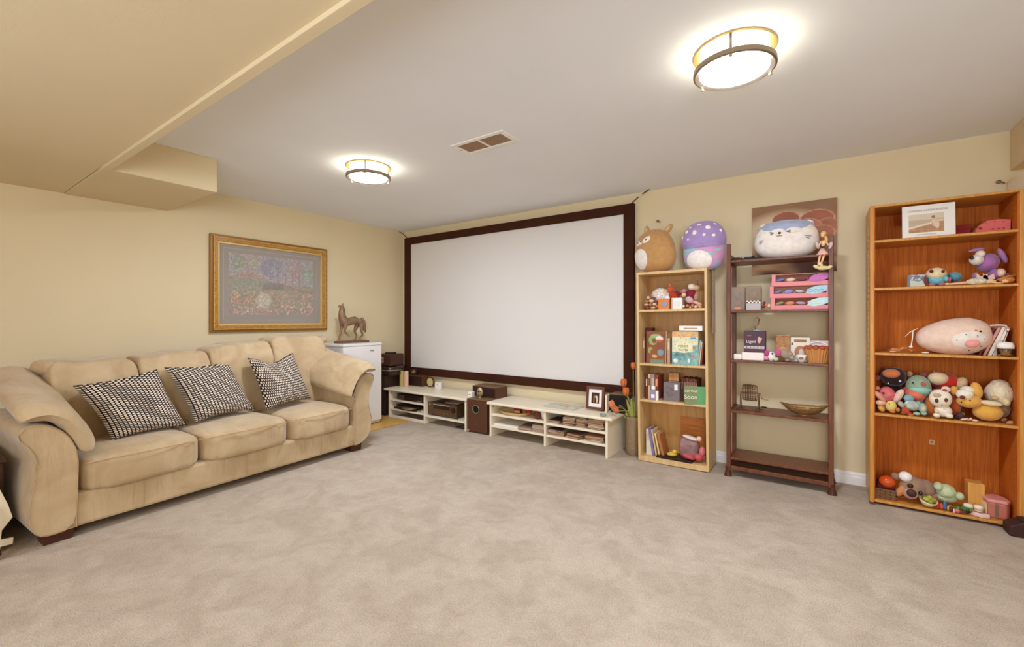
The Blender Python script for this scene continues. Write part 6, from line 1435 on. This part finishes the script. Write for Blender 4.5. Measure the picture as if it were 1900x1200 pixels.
plush('green_fleece_toy', 'pale green fleece toy slumped in the middle of the bottom shelf', OY+.10, z, [('body', 1755, 911, 19, 13, 0, .05, gf, -.2), ('head', 1741, 902, 9, 8, -.02, .035, gf), ('arm', 1780, 920, 9, 7, -.01, .03, gf, -.4), ('lower_fold', 1756, 922, 20, 9, .01, .04, gf)])
fc = [(196, 60, 50), (206, 90, 60), (60, 110, 160), (222, 160, 60), (90, 50, 40), (120, 140, 50), (226, 170, 120), (206, 110, 110)]
names = ['strawberry', 'tomato', 'blue_cup', 'corn', 'aubergine', 'lettuce', 'bread', 'cupcake']
fl = [(1738, 931, 7, 6, 0), (1747, 934, 4, 5, 1), (1753, 937, 4, 8, 2), (1763, 932, 7, 5, 3), (1764, 944, 5, 5, 4), (1787, 927, 4, 6, 5), (1776, 931, 6, 4, 7), (1771, 927, 6, 3, 6)]
for k, (u, v, ru, rv, c) in enumerate(fl):
    y = OY+.045-.004*k+(.03 if v < 930 else 0); p = P(u, v, y=y); rx = (X(u+ru, y)-X(u-ru, y))/2; rz_ = max(.008, (Z(u, v-rv, y)-Z(u, v+rv, y))/2)
    t = thing('toy_'+names[c], ['red play food piece nearest the toy bowl', 'small dark red play food piece next to the bowl piece', 'blue upright play food cup', 'yellow orange play food piece behind the blue cup', 'dark round play food piece before the blue cup', 'green leaf-like play food piece under the wooden cube', 'long pinkish orange play food piece at the back', 'pink red play food piece in front of the green fleece'][k], 'play food', (p.x, y, z+.0005), 0, 'play food on the bottom shelf')
    M().ell((0, 0, rz_), (rx, .014, rz_), seg=14, rings=9, p=.85).obj('body', col(*fc[c], .4), t, smooth=True); M().ell((0, 0, rz_*2), (rx*.3, .005, .004), seg=8, rings=5).obj('tip', col(150, 160, 90), t, smooth=True)
t = thing('toy_watermelon', 'dark green ridged play food slice before the fleece toy', 'play food', (X(1786, OY+.035), OY+.035, z+.0005), 0, 'play food on the bottom shelf')
M().ell((0, 0, .018), (.040, .016, .014), seg=20, rings=10).obj('dark_rind', col(48, 40, 26), t, smooth=True)
for k in range(6): M().ell((-.032+.013*k, -.004, .030), (.009, .014, .010), seg=10, rings=7).obj('green_ridge', col(*[(70, 100, 40), (90, 130, 60)][k % 2]), t, smooth=True)
t = thing('brown_toy_slice', 'dark brown wedge with pale tip at the shelf front', 'play food', (X(1785, OY+.012), OY+.018, z+.0005), .1, 'play food on the bottom shelf')
M().prism([(-.032, 0), (.018, -.002), (.040, .016), (-.02, .018)], 0, .022, 'z').obj('wedge', col(104, 56, 36), t, bevel=.004); M().box(-.038, -.030, -.001, .018, 0, .022).obj('tip', col(226, 206, 196), t, bevel=.002)
t = thing('pink_toy_tongs', 'pale pink angled plastic toy at the shelf front', 'toy', (X(1815, OY+.012), OY+.02, z+.0005), 0)
M().prism([(-.055, .05), (-.045, .03), (.0, -.005), (.012, -.012), (.05, -.006), (.055, .018), (.02, .030), (-.03, .055)], 0, .022, 'z').obj('arm', mat('pale_pink_plastic', (232, 196, 190), .35), t, bevel=.005); M().prism([(-.02, .028), (.012, .006), (.028, .014), (.0, .032)], .0215, .0228, 'z').obj('slot', col(150, 80, 90), t)
t = thing('egg_cups', 'pair of cream toy jars before the wooden cube', 'toy', (X(1806, OY+.07), OY+.07, z+.0005))
for a in (-.022, .022):
    p = M().lathe([(.018, 0), (.020, .03), (.018, .032)], (a, 0, 0), 18).obj('jar', col(214, 184, 140), t, smooth=True); M().lathe([(.021, .032), (.021, .048), (.016, .054), (0, .055)], (a, 0, 0), 18).obj('lid', col(236, 226, 206), p, smooth=True)
mkbox('wooden_cube', 'plain light wooden cube standing near the right of the bottom shelf', 'box', 1796, 1827, 897, z, OY+.12, .085, wood('cube_wood', (222, 164, 84), (206, 146, 66)), extra=lambda t, w, h: [M().box(*q, -.002, 0, *r).obj('face_frame', wood('cube_edge', (228, 172, 96), (214, 156, 80)), t) for q, r in (((-w/2, w/2), (h-.006, h)), ((-w/2, w/2), (0, .006)), ((-w/2, -w/2+.006), (.006, h-.006)), ((w/2-.006, w/2), (.006, h-.006)))])
t = thing('pink_makeup_case', 'translucent pink rounded case at the right end of the bottom shelf', 'case', (X(1850, OY+.07), OY+.09, z+.0005), .15)
out = [(-.045, -.03), (.03, -.045), (.052, -.02), (.052, .05), (.02, .08), (-.045, .08)]
M().prism(out, 0, .088, 'z').obj('case_body', mat('pink_clear', (214, 130, 110), .25, trans=.25), t, bevel=.006); M().prism([(a*1.05, b*1.05) for a, b in out], .088, .108, 'z').obj('lid', mat('pink_lid', (222, 150, 140), .3), t, bevel=.006)
M().box(-.050, -.0475, -.02, .06, .004, .08).obj('label_panel', col(230, 210, 150), t); M().box(-.01, .0, -.045, -.040, .005, .085, Matrix.Rotation(-.2, 4, 'Z')).obj('silver_tube', M_steel, t)
